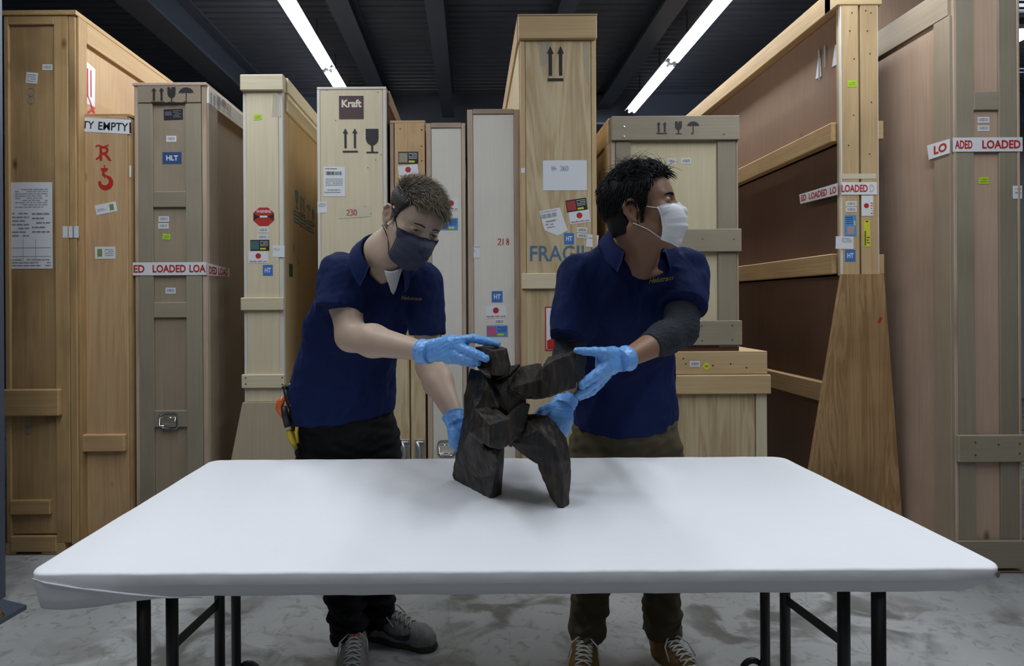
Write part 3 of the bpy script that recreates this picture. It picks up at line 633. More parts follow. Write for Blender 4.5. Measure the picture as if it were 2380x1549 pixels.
box('side_cap',H,X0-.016,X0+.005,Y+.02,Y+D,ZT-.12,ZT-.001,W(FIR,'y')); box('side_panel',H,X0-.004,X0+.0,Y+.03,Y+D,.02,ZT-.1,W(WAVY),0)
print_on(front(Y,1291,148),polys2d([mv(arrow(.155,.036,.017),-.027,.014),mv(arrow(.155,.036,.017),.027,.014),rect(-.041,-.092,.041,-.077)]),'stencil_symbol',BLACK(),H)
pp=sticker(H,Y,1262,373,1364,443,WHITE(),0,[],'paper_sheet')
handwrite(front(Y,1283,398),word('H= 260',.55),.0026,'handwriting',simple('pen_blue',(.12,.17,.35,1)),pp,.002,.026)
f=front(Y,1278,516); q=[(-.063,.055),(.058,.075),(.103,-.045),(.045,-.073),(-.03,-.045)]
sl=plate(f,[(x*.9,y) for x,y in q],'shipping_label',WHITE(),H)
print_on(f,rot2(polys2d([text_fit('CUSTOM CARGO',.09,.008)[0:2] and mv(text_fit('CUSTOMER CARGO',.095,.007),0,.055),]+[rect(-.042+.0088*i,.022,-.042+.0088*i+(.0056 if i%3 else .003),.044) for i in range(10)]+[rect(-.02,.0,.03,.007),rect(.036,.003,.04,.007),rect(-.025,-.014,-.01,-.008),rect(.0,-.017,.015,-.011),rect(-.02,-.03,.02,-.026)]),.18),'print',GREY(),sl,.0018)
art_tag(H,Y,1316,463,1364,491,BLACK(),simple('crimson',(.35,.04,.04,1)),.14); handle_care(H,Y,1323,490,1371,519,.12)
barcode(H,Y,1341,529,1365,541,-.05); barcode(H,Y,1341,543,1365,554,-.08); sticker(H,Y,1363,546,1390,575,WHITE(),-.12,[('lines',GREY(),.15,.6,.6,.8,1)]); ht(H,Y,1311,542,1334,568,'HT')
# stencil FRAGILE with gaps
f=front(Y,1312,589); T=mv(text_fit('FRAGILE',.36,.082,0,.008),.0,0)
fr=print_on(f,T,'stencil_word',simple('stencil_blue',(.07,.16,.29,1),.7),H,.001)
f2=front(Y,1272,765); ps=sticker(H,Y+.002,1267,713,1330,816,RED(),0,[('r',WHITE(),.04,.03,.96,.97),],'poster'); print_on(front(Y+.002,1298,792),polys2d([([(-.06,-.045),(.06,-.045),(.06,.055),(-.06,.0)],[[0,1,2,3]])]),'print',RED(),ps,.0022)
cl=plate(front(Y,1268,120),[(-.03,-.07),(.0,-.08),(.03,.02),(.02,.1),(-.02,.09)],'tape_piece',CLEAR(),H); plate(front(Y,1360,150),[(-.012,.1),(.01,.12),(.022,-.0),(.02,-.12),(.008,-.08)],'tape_piece',CLEAR(),H)
sticker(H,Y-.002,1211,391,1220,402,WHITE(),0,[],'tape_piece')

# ---- J: low box and I: crate standing on it
Y=2.84; xl=fx(1416,Y,950); xr=fx(1782,Y,950); ZB=fz(817,Y,1700)
J=crate('low pine base crate under the grey crate, right of the right man',xl,Y); D=1.0
box('core',J,xl+.01,xr-.01,Y+.014,Y+D,.02,ZB-.01,W(PINE),0)
box('panel',J,xl+.02,fx(1755,Y,1000),Y,Y+.015,.02,fz(915,Y,1700),W(WAVY)); box('stile',J,fx(1757,Y,1000),xr,Y-.004,Y+.02,.02,fz(915,Y,1700),W(PINE))
box('lid_front',J,xl,xr+.002,Y-.006,Y+.02,fz(870,Y,1700),ZB,W(FIR,'x')); box('lid_board',J,xl,xr+.003,Y+.02,Y+D,ZB-.018,ZB,W(FIR,'x'),.002)
box('batten',J,xl,fx(1787,Y,900),Y-.024,Y,fz(915,Y,1700),fz(871,Y,1700),W(FIR,'x'),.004)
barcode(J,Y-.006,1603,840,1627,853); f=front(Y-.006,1642,852); a=np.linspace(0,2*math.pi,17)[:-1]; yd=plate(f,[(.018*math.cos(t),.018*math.sin(t)) for t in a],'round_sticker',YEL(),J); print_on(f,rect(-.009,-.003,.009,.004),'print',simple('olive_print',(.16,.28,.02,1)),yd,.0018)
plate(front(Y-.006,1563,855),[(-.014,-.02),(0,-.025),(.01,0),(0,.025),(-.014,.02)],'round_sticker',LIME(),J)
nails(J,Y-.006,[(1588,834),(1594,846),(1657,850),(1735,855),(1698,846)],.004)
Yi=2.86; x0=fx(1421,Yi,500); x1=fx(1716,Yi,500); ZT=fz(272,Yi,1570); D=1.2; zb=ZB
I=crate('wide grey-green plywood crate standing on the low base crate, umbrella symbol',x0,Yi)
box('core',I,x0+.02,x1-.01,Yi+.016,Yi+D,zb+.02,ZT-.01,W(PALE),0)
box('panel',I,x0+.03,x1-.06,Yi+.006,Yi+.018,zb+.03,ZT-.05,W(CREAM))
box('top_rail',I,x0,x1,Yi-.02,Yi+.01,fz(328,Yi,1570),ZT,W(GREEN,'x'),.003)
box('stile',I,fx(1432,Yi,500),fx(1466,Yi,500),Yi-.006,Yi+.01,zb+.02,fz(328,Yi,1570),W(GREEN)); box('stile',I,fx(1668,Yi,500),fx(1710,Yi,500),Yi-.006,Yi+.01,zb+.02,fz(328,Yi,1570),W(GREEN))
box('edge_strip',I,x0,fx(1431,Yi,500),Yi-.002,Yi+.03,zb+.02,fz(328,Yi,1570),W(EDGE)); box('edge_strip',I,fx(1711,Yi,500),x1,Yi-.002,Yi+.03,zb+.02,fz(328,Yi,1570),W(EDGE))
for (a,b_) in ((533,586),(745,802)): box('rail',I,x0,fx(1720,Yi,650),Yi-.022,Yi-.006,fz(b_,Yi,1700),fz(a,Yi,1700),W(GREEN,'x'),.003)
box('skid',I,x0,x1,Yi,Yi+D,zb+.0005,zb+.035,W(BROWN,'x'))
box('side_rail',I,x0-.012,x0+.003,Yi+.01,Yi+D,ZT-.13,ZT-.002,W(FIR,'y')); box('side_panel',I,x0-.003,x0,Yi+.02,Yi+D,zb+.03,ZT-.1,W(FIR),0); box('side_post',I,x0-.012,x0+.003,Yi+.01,Yi+.09,zb+.03,ZT-.13,W(FIR))
for (cx,sh) in ((1538,two_arrows(.052)),(1577,glass(.066)),(1611,umbrella(.066))): print_on(front(Yi-.02,cx,297),sh,'stencil_symbol',BLACK(),I)
barcode(I,Yi+.006,1583,368,1606,381); barcode(I,Yi+.006,1552,369,1570,381)
nails(I,Yi-.0225,[(1633,556),(1706,556),(1631,758),(1632,792),(1702,757),(1702,790),(1683,312)],.003)
nails(I,Yi-.021,[(1451,294),(1451,317)],.004,simple('bright_screw',(.8,.8,.8,1),.3,.8))

# ---- K: huge open framed crate, its end post seen from the front
Y=2.80; XK=fx(1957,Y,400); XR=fx(2043,Y,400); ZT=2.86; Dk=2.3
K=crate('huge red-brown panel crate with pine rails and splayed foot at right',XK,Y)
xm=(XK+XR)/2
box('end_post',K,XK+.004,xm-.006,Y,Y+.045,fz(640,Y,2000),fz(12,Y,2000),W(FIR)); box('end_post',K,xm+.004,XR-.003,Y,Y+.045,fz(640,Y,2000),fz(12,Y,2000),W(FIR))
box('edge_strip',K,XK-.002,XK+.004,Y+.002,Y+.02,.3,ZT-.05,W(PALE)); box('edge_strip',K,XR-.003,XR+.001,Y+.002,Y+.02,.3,ZT-.05,W(PALE))
box('core',K,XK+.05,XR-.05,Y+.045,Y+Dk,.05,ZT-.04,W(BROWN),0)
box('top_block',K,XK-.02,XR+.02,Y-.004,Y+.10,fz(12,Y,2000),ZT,W(FIR,'x'),.004)
zt=fz(638,Y,2000); a0=fx(1952,Y,640); a1=fx(2047,Y,640); b0=fx(1848,Y,1274)-.0; b1=2.18
mesh_obj('foot_board',[(a0,Y-.022,zt),(a1,Y-.022,zt),(b1,Y-.022,0),(b0,Y-.022,0),(a0,Y-.0,zt),(a1,Y-.0,zt),(b1,Y-.0,0),(b0,Y-.0,0)],[[3,2,1,0],[4,5,6,7],[0,1,5,4],[1,2,6,5],[2,3,7,6],[3,0,4,7]],W(('ply_foot',lin(182,148,106),lin(138,104,66),2.4,.25,.3)),K)
# left long side
for i,(za,zb_) in enumerate(((ZT-.11,ZT),(2.07,2.17),(1.385,1.49),(.705,.81),(.0,.10))):
    box('side_rail',K,XK-.02,XK+.045,Y+.05,Y+Dk,za,zb_,W(KRAIL,'y'),.004)
zs=[.10,.705,1.385,2.07,2.75]
for i in range(4): box('side_panel',K,XK+.03,XK+.05,Y+.05,Y+Dk,zs[i]-.01,zs[i+1]+.02,W(KPINK if i==3 else BROWN),0)
for yy in (Y+Dk-.05,Y+Dk-.45): box('side_stile',K,XK-.018,XK+.04,yy,yy+.06,2.17,ZT-.11,W(KRAIL),.003)
# right stubs of rails
for (a,b_) in ((282,325),(592,638)): box('rail_end',K,XR-.001,fx(2049,Y+.06,300)+.004,Y+.05,Y+.12,fz(b_,Y+.06,2045),fz(a,Y+.06,2045),W(FIR,'y'),.003)
limetag(K,Y,1970,187,1991,202)
sticker(K,Y,1957,404,2036,416,simple('masking_tape',(.62,.56,.42,1),.4),0,[],'masking_tape')
sticker(K,Y,1955,424,2037,453,WHITE(),.0,[('t',RED(),'LOADED',.0,.2,.74,.8,.03),('t',simple('faded',(.45,.42,.42,1)),'D',.8,.2,.92,.8,.0)],'tape',e=.003)
pa=P(1955,440,Y); f=side_face(XK-.021,1956,441)
yl=XK*FPX/(1871-CX); L1=(yl-Y); dz=P(1871,462,yl).z-pa.z
fq=Face((XK-.022,Y,pa.z),(0,1,dz/L1),(0,0,1),(-1,0,0))
tq=plate(fq,[(0,-.028),(L1,-.03),(L1+.01,.025),(0,.032)],'tape',WHITE(),K,.001)
fl=Face((XK-.022,Y+L1/2,pa.z+dz/2),(0,-1,-dz/L1),(0,0,1),(-1,0,0)); print_on(fl,mv(text_fit('ED  LOADED  LO',L1*.94,.036,0,.03),0,0),'print',RED(),tq,.002)
barcode(K,Y,1966,468,1991,480); barcode(K,Y,1966,482,1991,493)
sticker(K,Y,2002,455,2029,502,WHITE(),0,[('s',RED(),.42,.5,.14),('lines',RED(),.8,.05,.95,.95,7)],'handling_sticker')
sticker(K,Y,1963,500,1990,549,simple('sky_print',(.08,.28,.62,1)),0,[('r',simple('rose',(.42,.3,.3,1)),.2,.08,.8,.46),('lines',NAVY(),.1,.55,.7,.95,4),('r',YEL(),.78,.5,.92,.72)],'catalogue_sticker')
sticker(K,Y,2007,512,2022,574,YEL(),0,[('bars',BLACK(),.1,.05,.35,.6,3),('r',BLACK(),.3,.93,.7,.97),('lines',BLACK(),.5,.1,.9,.4,3)])
sticker(K,Y,1942,550,1983,579,WHITE(),-.03,[('lines',GREY(),.35,.5,.9,.9,3)],e=.002); ht(K,Y,1964,581,1988,608)
nails(K,Y,[(1975,72),(2016,72),(1985,137),(2022,125),(1984,268),(2025,238),(1972,338),(2021,358),(1980,30),(2012,25),(2024,30)],.0035)
for (px,py) in ((1904,158),(1943,128)):
    f=side_face(XK+.03,px,py); plate(f,[(-.03,-.05),(.02,-.055),(.012,.05),(-.005,.055)],'tape_piece',WHITE(),K,.002)
MB().tube([(XK+.02,Y+.16,2.62),(XK+.02,Y+.16,2.5)],.004,6).tube([(XK+.02,Y+.21,2.62),(XK+.02,Y+.21,2.45)],.004,6).build('cable_tie',simple('grey_wire',(.2,.2,.2,1)),K)
handwrite(front(Y-.022,2041,750),[[(0,0),(.012,.026)],[(.006,0),(.018,.024)]],.008,'red_mark',RED(),K,.001)

# ---- M: taller pale crate behind L
M=crate('tallest pinkish plywood crate at the top right, behind the greenish framed crate',2.3,3.3)
box('panel',M,2.30,3.02,3.30,3.43,.0,3.34,W(PINK),.004)
box('top_rail',M,2.285,3.03,3.285,3.32,3.2,3.35,W(PALE,'x')); box('side_post',M,2.285,2.30,3.29,3.4,0,3.2,W(PALE))
# ---- L: near right crate
Y=2.51; x0=fx(2218,Y,600); x1=fx(2372,Y,600); ZT=2.70; D=.72
L_=crate('near right crate with grey-green frame boards and wide LOADED tape',x0,Y)
zb=fz(1322,Y,2300)
box('core',L_,x0+.01,x1-.01,Y+.016,Y+D,zb,ZT-.01,W(PINK),0)
xa=fx(2226,Y,600); xb=fx(2266,Y,600); xc=fx(2324,Y,600); xd=fx(2365,Y,600)
box('stile',L_,xa,xb,Y,Y+.018,zb,ZT-.03,W(GREEN)); box('stile',L_,xc,xd,Y,Y+.018,zb,ZT-.03,W(GREEN))
box('panel',L_,xb-.005,xc+.005,Y+.010,Y+.018,zb,ZT,W(PINK))
box('edge_strip',L_,x0,xa-.002,Y-.002,Y+.03,zb,ZT,W(EDGE)); box('edge_strip',L_,xd+.002,x1,Y-.002,Y+.03,zb,ZT,W(EDGE))
rails(L_,GREEN,xb,xc,Y,[(212,256)],2290,0,.018)
box('rail',L_,x0-.0,x1,Y-.018,Y,fz(1073,Y,2290),fz(1010,Y,2290),W(GREEN,'x'),.004)
box('rail',L_,x0,x1,Y-.014,Y,fz(1320,Y,2290),fz(1255,Y,2290),W(GREEN,'x'),.004)
for a in ((x0+.01,x0+.09),(x1-.09,x1-.01)): box('skid',L_,a[0],a[1],Y+.02,Y+D,0,zb,W(AGED,'y'),.003)
box('skid_board',L_,x0,x1,Y-.002,Y+.02,.003,zb-.012,W(AGED,'x'),.003)
box('top_side_rail',L_,x0-.016,x0+.002,Y+.01,Y+D,ZT-.15,ZT-.01,W(GTAN,'y')); box('side_post',L_,x0-.014,x0+.002,Y+.004,Y+.09,zb,ZT-.15,W(GTAN))
box('side_panel',L_,x0-.004,x0,Y+.05,Y+D,zb+.02,ZT-.13,W(PINK),0)
box('side_skid',L_,x0+.0,x0+.03,Y+.03,Y+D,.02,zb,W(AGED,'y'))
barcode(L_,Y+.01,2272,272,2299,286); barcode(L_,Y+.01,2272,292,2299,305); limetag(L_,Y+.01,2275,412,2297,428)
sticker(L_,Y,2354,432,2375,462,WHITE(),0,[('lines',GREY(),.2,.3,.9,.9,2)])
sticker(L_,Y,2213,320,2375,353,WHITE(),-.0,[('t',RED(),'ADED',.03,.2,.28,.8,.03),('t',RED(),'LOADED',.42,.2,.97,.8,.03)],'tape',e=.0035)
fs=Face((x0-.016,Y+.0,fz(338,Y,2213)),(0,-1,0),(0,0,1),(-1,0,0)); ts=plate(fs,[(-.115,-.036),(0,-.035),(0,.03),(-.125,.035)],'tape',WHITE(),L_,.002); print_on(fs,mv(text_fit('LO',.07,.04,0,.03),-.05,0),'print',RED(),ts,.003)
nails(L_,Y-.0185,[(2267,1029),(2321,1034),(2267,1058),(2370,1032),(2370,1055)],.0035); nails(L_,Y,[(2268,1268),(2326,1310)],.0035)

# a few more crates standing behind, seen only in the gaps
def plain(label,x0,x1,Y,D,ZT,k):
    c=crate(label,x0,Y); box('body',c,x0,x1,Y,Y+D,0,ZT,W(k),.004); box('top_rail',c,x0-.004,x1+.004,Y-.014,Y,ZT-.12,ZT,W(k,'x'),.003); box('stile',c,x0-.002,x0+.09,Y-.012,Y,0,ZT-.12,W(k)); box('stile',c,x1-.09,x1+.002,Y-.012,Y,0,ZT-.12,W(k)); return c

# ================================================================== TABLE
XL,XR_,YF,YB,HT_=-.850,1.014,1.042,1.80,.74
tb=thing('folding_table','long folding table with black steel legs under a white cover','table',((XL+XR_)/2,(YF+YB)/2,0))
m_plastic=simple('table_plastic',(.55,.55,.53,1),.5)
box('tabletop',tb,XL+.012,XR_-.012,YF+.012,YB-.012,HT_-.030,HT_-.003,m_plastic,.006)
m_blk=simple('black_tube_steel',(.012,.013,.013,1),.42,0,.5)
zc=HT_-.03
for xx,sg in ((-.70,1),(.862,-1)):
    for yy in (1.17,1.28,1.52,1.625):
        MB().tube([(xx,yy,zc),(xx,yy,.015 if yy in(1.17,1.625) else .16)],.0133,16).build('leg',m_blk,tb,True)
    MB().tube([(xx,1.15,zc-.01),(xx,1.65,zc-.01)],.013,12).build('leg_mount',m_blk,tb,True)
    # flat diagonal brace in the frame between the inner legs
    zlow=HC-(1500-CY)*1.28/FPX; zh=HC-(1398-CY)*1.52/FPX
    d=Vector((0,1.52-1.28,zh-zlow)); n_=d.cross(Vector((1,0,0))).normalized()*.011
    V=[];
    for p in (Vector((xx,1.28,zlow)),Vector((xx,1.52,zh))):
        for s in (-1,1):
            for t in (-.003,.003): V.append(p+n_*s+Vector((t,0,0)))
    mesh_obj('brace',V,[[0,1,3,2],[4,6,7,5],[0,2,6,4],[1,5,7,3],[0,4,5,1],[2,3,7,6]],m_blk,tb)
    # bent foot tubes joining the inner legs to the outer ones
    for (ya,yb_) in ((1.28,1.17),(1.52,1.625)):
        MB().tube([(xx,ya,.16),(xx,ya,.10),(xx,(ya+yb_)/2,.07),(xx,yb_,.10)],.0133,12).build('cross_tube',m_blk,tb,True)
    MB().tube([(xx,1.17,.013),(xx,1.625,.013)],.0133,12).build('foot_bar',m_blk,tb,True)
    px_=xx+ .0
    c=Vector((xx+sg*.030,1.64,.145)); a=np.linspace(0,math.pi,12)
    MB().tube([c+Vector((.030*math.cos(t)*sg,0,.032*math.sin(t))) for t in a]+[c+Vector((-.030*sg,0,-.12))],.0085,10).build('spring_loop',m_blk,tb,True)
# white cover: rounded rectangle stretched over the edge, tucked under, loose at the corners
def cover():
    R_=.034; N_=12; per=[]   # perimeter samples: (x,y,nx,ny,cornerness)
    cs=[(XR_-R_,YF+R_,-90),(XR_-R_,YB-R_,0),(XL+R_,YB-R_,90),(XL+R_,YF+R_,180)]
    pts=[]
    for (cx,cy,a0) in cs:
        for k in range(N_+1):
            a=math.radians(a0+90*k/N_); pts.append((cx+R_*math.cos(a),cy+R_*math.sin(a),math.cos(a),math.sin(a)))
    full=[]
    for i in range(len(pts)):
        p,q=pts[i],pts[(i+1)%len(pts)]; d=math.hypot(q[0]-p[0],q[1]-p[1]); n=max(1,int(d/.02))
        for k in range(n):
            t=k/n; full.append(tuple(p[j]*(1-t)+q[j]*t for j in range(4)))
    rg=random.Random(3); V=[];F=[]; M_=len(full)
    # left front corner and right front corner sag
    def sag(x,y):
        l=math.exp(-((x-XL-.07)/.13)**2)*(1 if y<YF+.2 else 0); r=math.exp(-((x-XR_+.0)/.05)**2)*(1 if y<YF+.15 else .0)
        return l,r
    rows=[(-.007,0.0),(-.0015,-.0010),(0,-.004),(.0,-.022),(-.001,-.025),(-.012,-.040),(-.022,-.055),(-.06,-.050)]
    for ri,(dn,dz) in enumerate(rows):
        for (x,y,nx,ny) in full:
            l,r=sag(x,y); wob=.0012*math.sin(x*31+y*17)+.0009*math.sin(x*77-y*40)
            ddn=dn; ddz=dz
            if ri>=4:
                kk=(ri-3)/3.; ddn=dn*(1-.75*min(1,l))-.02*r*kk; ddz=dz-(.016*l*min(kk,1.))
            if ri>=3: ddn+=wob*1.2
            V.append((x+nx*ddn,y+ny*ddn,HT_+ddz+(wob*.3 if ri<3 else wob)))
    for r in range(len(rows)-1):
        for i in range(M_): F.append([r*M_+i,(r+1)*M_+i,(r+1)*M_+(i+1)%M_,r*M_+(i+1)%M_])
    return V,F,full
V,F,full=cover()
# top sheet as a grid inside the inset outline
bm=bmesh.new(); vs=[bm.verts.new(v) for v in V]; M_=len(full)
for f in F:
    bm.faces.new([vs[i] for i in f])
gx=np.linspace(XL+.05,XR_-.05,130); gy=np.linspace(YF+.05,YB-.05,54); G_={}
def topz(x,y):
    return HT_+.0005+.0009*math.sin(3*x+9*y+1.5*math.sin(4*x))+.0007*math.sin(11*x-5*y+math.sin(7*y))+.0006*math.sin(26*y+4*x+2*math.sin(5*x))
for i,x in enumerate(gx):
    for j,y in enumerate(gy): G_[i,j]=bm.verts.new((x,y,topz(x,y)))
for i in range(129):
    for j in range(53): bm.faces.new([G_[i,j],G_[i+1,j],G_[i+1,j+1],G_[i,j+1]])
# stitch ring: connect border of the grid to the inset outline by nearest mapping
ring=[G_[i,0] for i in range(130)]+[G_[129,j] for j in range(1,54)]+[G_[i,53] for i in range(128,-1,-1)]+[G_[0,j] for j in range(52,0,-1)]
e=[bm.edges.get((ring[i],ring[(i+1)%len(ring)])) for i in range(len(ring))]+[bm.edges.get((vs[i],vs[(i+1)%M_])) for i in range(M_)]
bmesh.ops.bridge_loops(bm,edges=e)
bmesh.ops.recalc_face_normals(bm,faces=bm.faces[:])
me=bpy.data.meshes.new('table_cover'); 
for v in bm.verts: v.co-=Vector((0,0,0))
bm.to_mesh(me); bm.free(); me.polygons.foreach_set('use_smooth',[True]*len(me.polygons))
m_cov=simple('white_nonwoven_cover',(.82,.83,.86,1),.75,0,.25,bump=(7,.6,.012)); me.materials.append(m_cov)
cv=bpy.data.objects.new('table_cover',me); COL.objects.link(cv); cv['label']='smooth white nonwoven cover stretched over the long table'; cv['category']='table cover'
# loose fold line and torn spot
fp=[Vector((XL+.012,YF+.004,HT_-.010)),Vector((XL+.04,YF-.001,HT_-.016)),Vector((XL+.10,YF-.0015,HT_-.026)),Vector((XL+.2,YF+.001,HT_-.040)),Vector((XL+.27,YF+.006,HT_-.049)),Vector((XL+.33,YF+.014,HT_-.054))]
MB().tube(fp,[.0006,.0016,.0020,.0022,.0016,.0006],8).build('fold',m_cov,cv,True)
R_=.034; an=math.radians(-62); cx_,cy_=XR_-R_,YF+R_; nx,ny=math.cos(an),math.sin(an)
n2=[(math.cos(a)*(.010+.003*math.sin(3*a)),math.sin(a)*.007) for a in np.linspace(0,2*math.pi,15)[:-1]]
print_on(Face((cx_+R_*nx,cy_+R_*ny,HT_-.013),(-ny,nx,0),(0,0,1),(nx,ny,0)),ngon(n2),'worn_hole',simple('hole_grey',(.16,.17,.17,1),.8,noise=.5,nscale=200),cv,.0022)
# ================================================================== distance-field modelling (one continuous skin per body)
def A3(v): return np.array(v,dtype=np.float64)
def smin(a,b,k):
    if k<=0: return np.minimum(a,b)
    h=np.maximum(k-np.abs(a-b),0)/k; return np.minimum(a,b)-h*h*k*.25
def smax(a,b,k): return -smin(-a,-b,k)
def cone(a,b,ra,rb,flat=None,s=1.):
    """tapered limb from a to b; flat = direction squashed by s"""
    a=A3(a);b=A3(b)
    def f(p):
        q=p
        if flat is not None:
            n=A3(flat)/np.linalg.norm(flat); t_=np.clip(((p-a)@(b-a))/max((b-a)@(b-a),1e-12),0,1); c=a+t_[:,None]*(b-a)
            d_=(p-c)@n; q=p+np.outer(d_*(1/s-1),n)
        ab=b-a; t=np.clip(((q-a)@ab)/max(ab@ab,1e-12),0,1)
        return np.linalg.norm(q-a-t[:,None]*ab,axis=1)-(ra+(rb-ra)*t)
    r=max(ra,rb); return (f,np.minimum(a,b)-r*1.3,np.maximum(a,b)+r*1.3)
def chain(pts,rs,k=.0,**kw):
    return [cone(pts[i],pts[i+1],rs[i],rs[i+1],**kw) for i in range(len(pts)-1)]
def ell(c,r,R=None):
    c=A3(c);r=A3(r);m=r.min()
    def f(p):
        q=p-c
        if R is not None: q=q@R        # columns of R = local axes
        k0=np.linalg.norm(q/r,axis=1); k1=np.linalg.norm(q/(r*r),axis=1)
        return k0*(k0-1)/np.maximum(k1,1e-9)
    e=r.max(); return (f,c-e,c+e)
def evalset(ops,p):
    """ops: list of (kind,prim,k) ; kind u=union s=subtract i=intersect"""
    d=np.full(len(p),1e3)
    for (kind,pr,k) in ops:
        f,lo,hi=pr
        if kind=='u':
            m=(p>=lo-.04).all(1)&(p<=hi+.04).all(1)
            if not m.any(): continue
            d[m]=smin(d[m],f(p[m]),k)
        elif kind=='s':
            m=(p>=lo-.03).all(1)&(p<=hi+.03).all(1)
            if m.any(): d[m]=smax(d[m],-f(p[m]),k)
        elif kind=='i': d=smax(d,f(p),k)
        elif kind=='d': d=d+f(p)
    return d
def U(prims,k=.01): return [('u',q,k) for q in prims]
def surface(fn,lo,hi,h,B=8):
    """sparse surface nets"""
    lo=A3(lo);hi=A3(hi); nb=np.ceil((hi-lo)/(h*B)).astype(int); 
    I=np.stack(np.meshgrid(*[np.arange(n) for n in nb],indexing='ij'),-1).reshape(-1,3)
    c=lo+(I+.5)*h*B; d=np.concatenate([fn(c[i:i+200000]) for i in range(0,len(c),200000)])
    I=I[np.abs(d)<h*B*1.25+.006]
    g=np.stack(np.meshgrid(*[np.arange(B+1)]*3,indexing='ij'),-1).reshape(-1,3)
    NX,NY,NZ=[int(n*B+2) for n in nb]
    keys=[];pos=[];ed=[]
    off=np.array([[x,y,z] for x in(0,1) for y in(0,1) for z in(0,1)])
    edges=[(0,1),(0,2),(0,4),(1,3),(1,5),(2,3),(2,6),(3,7),(4,5),(4,6),(5,7),(6,7)]
    for s in range(0,len(I),300):
        Ib=I[s:s+300]; pi=(Ib[:,None,:]*B+g[None]); p=lo+pi.reshape(-1,3)*h; D=fn(p).reshape(len(Ib),B+1,B+1,B+1)
        C=[D[:,o[0]:B+o[0],o[1]:B+o[1],o[2]:B+o[2]] for o in off]; S=[c<0 for c in C]
        n=sum(x.astype(int) for x in S); act=(n>0)&(n<8)
        w=np.argwhere(act); 
        if len(w)==0: continue
        v=[c[act] for c in C]; acc=np.zeros((len(w),3)); cnt=np.zeros(len(w))
        for a,b in edges:
            va,vb=v[a],v[b]; m=(va<0)!=(vb<0); t=np.where(m,va/np.where(m,va-vb,1),0)
            acc+=np.where(m[:,None],off[a]+t[:,None]*(off[b]-off[a]),0); cnt+=m
        cell=Ib[w[:,0]]*B+w[:,1:]; pos.append(lo+(cell+acc/cnt[:,None])*h); keys.append((cell[:,0]*NY+cell[:,1])*NZ+cell[:,2])
        for ax,o in ((0,4),(1,2),(2,1)):
            m=(v[0]<0)!=(v[o]<0); ed.append((cell[m],np.full(m.sum(),ax),(v[0][m]<0)))
    pos=np.concatenate(pos);keys=np.concatenate(keys); o=np.argsort(keys); keys=keys[o];pos=pos[o]
    F=[]
    for cell,ax,neg in ed:
        if len(cell)==0: continue
        a=int(ax[0]); u=np.zeros(3,int);v_=np.zeros(3,int);u[(a+1)%3]=1;v_[(a+2)%3]=1
        q=[cell,cell-u,cell-u-v_,cell-v_]; ids=[];ok=np.ones(len(cell),bool)
        for c in q:
            k=(c[:,0]*NY+c[:,1])*NZ+c[:,2]; j=np.clip(np.searchsorted(keys,k),0,len(keys)-1); ok&=keys[j]==k; ids.append(j)
        f=np.stack(ids,1)[ok]; ng=neg[ok]; f[~ng]=f[~ng][:,::-1]; F.append(f)
    return pos,np.concatenate(F)
def field_mesh(name,ops,h,mat,parent=None,lo=None,hi=None,smooth=True,post=None,label=None,relax=0,fn=None):
    if lo is None:
        lo=np.min([p[1] for k_,p,_ in ops if k_=='u'],0)-.01; hi=np.max([p[2] for k_,p,_ in ops if k_=='u'],0)+.01
    fn=fn or (lambda p:evalset(ops,p)); V,F=surface(fn,lo,hi,h)
    if relax:
        for _ in range(relax):
            acc=np.zeros_like(V);cnt=np.zeros(len(V))
            for a,b in ((0,1),(1,2),(2,3),(3,0)):
                np.add.at(acc,F[:,a],V[F[:,b]]);np.add.at(cnt,F[:,a],1); np.add.at(acc,F[:,b],V[F[:,a]]);np.add.at(cnt,F[:,b],1)
            V=V*.5+.5*acc/np.maximum(cnt,1)[:,None]
    off=np.array(world_origin(parent)) if parent is not None else np.zeros(3)
    me=bpy.data.meshes.new(name); me.vertices.add(len(V)); me.vertices.foreach_set('co',(V-off).astype(np.float32).ravel())
    me.loops.add(len(F)*4); me.loops.foreach_set('vertex_index',F.astype(np.int32).ravel())
    me.polygons.add(len(F)); me.polygons.foreach_set('loop_start',np.arange(0,len(F)*4,4,dtype=np.int32)); me.polygons.foreach_set('loop_total',np.full(len(F),4,dtype=np.int32))
    me.polygons.foreach_set('use_smooth',np.full(len(F),smooth)); me.update(calc_edges=True); me.validate()
    me.materials.append(mat); o=bpy.data.objects.new(name,me); link(o,parent)
    if label:o['label']=label
    return o
# wrinkle noise: cheap smooth band-limited field
def wav(seed,n,sc,dirw=(1,1,1)):
    rg=np.random.RandomState(seed); K=rg.normal(size=(n,3))*A3(dirw)/sc; ph=rg.uniform(0,6.28,n); K2=rg.normal(size=(n,3))/(sc*2.5); ph2=rg.uniform(0,6.28,n)
    def f(p):
        r=np.zeros(len(p))
        for i in range(n): r+=np.sin(p@K[i]*6.28+ph[i]+1.6*np.sin(p@K2[i]*6.28+ph2[i]))
        return r/n**.5
    return f
def disp(f,amp,lo=-9,hi=9): return ('d',(lambda p:f(p)*amp,A3([lo]*3),A3([hi]*3)),0)
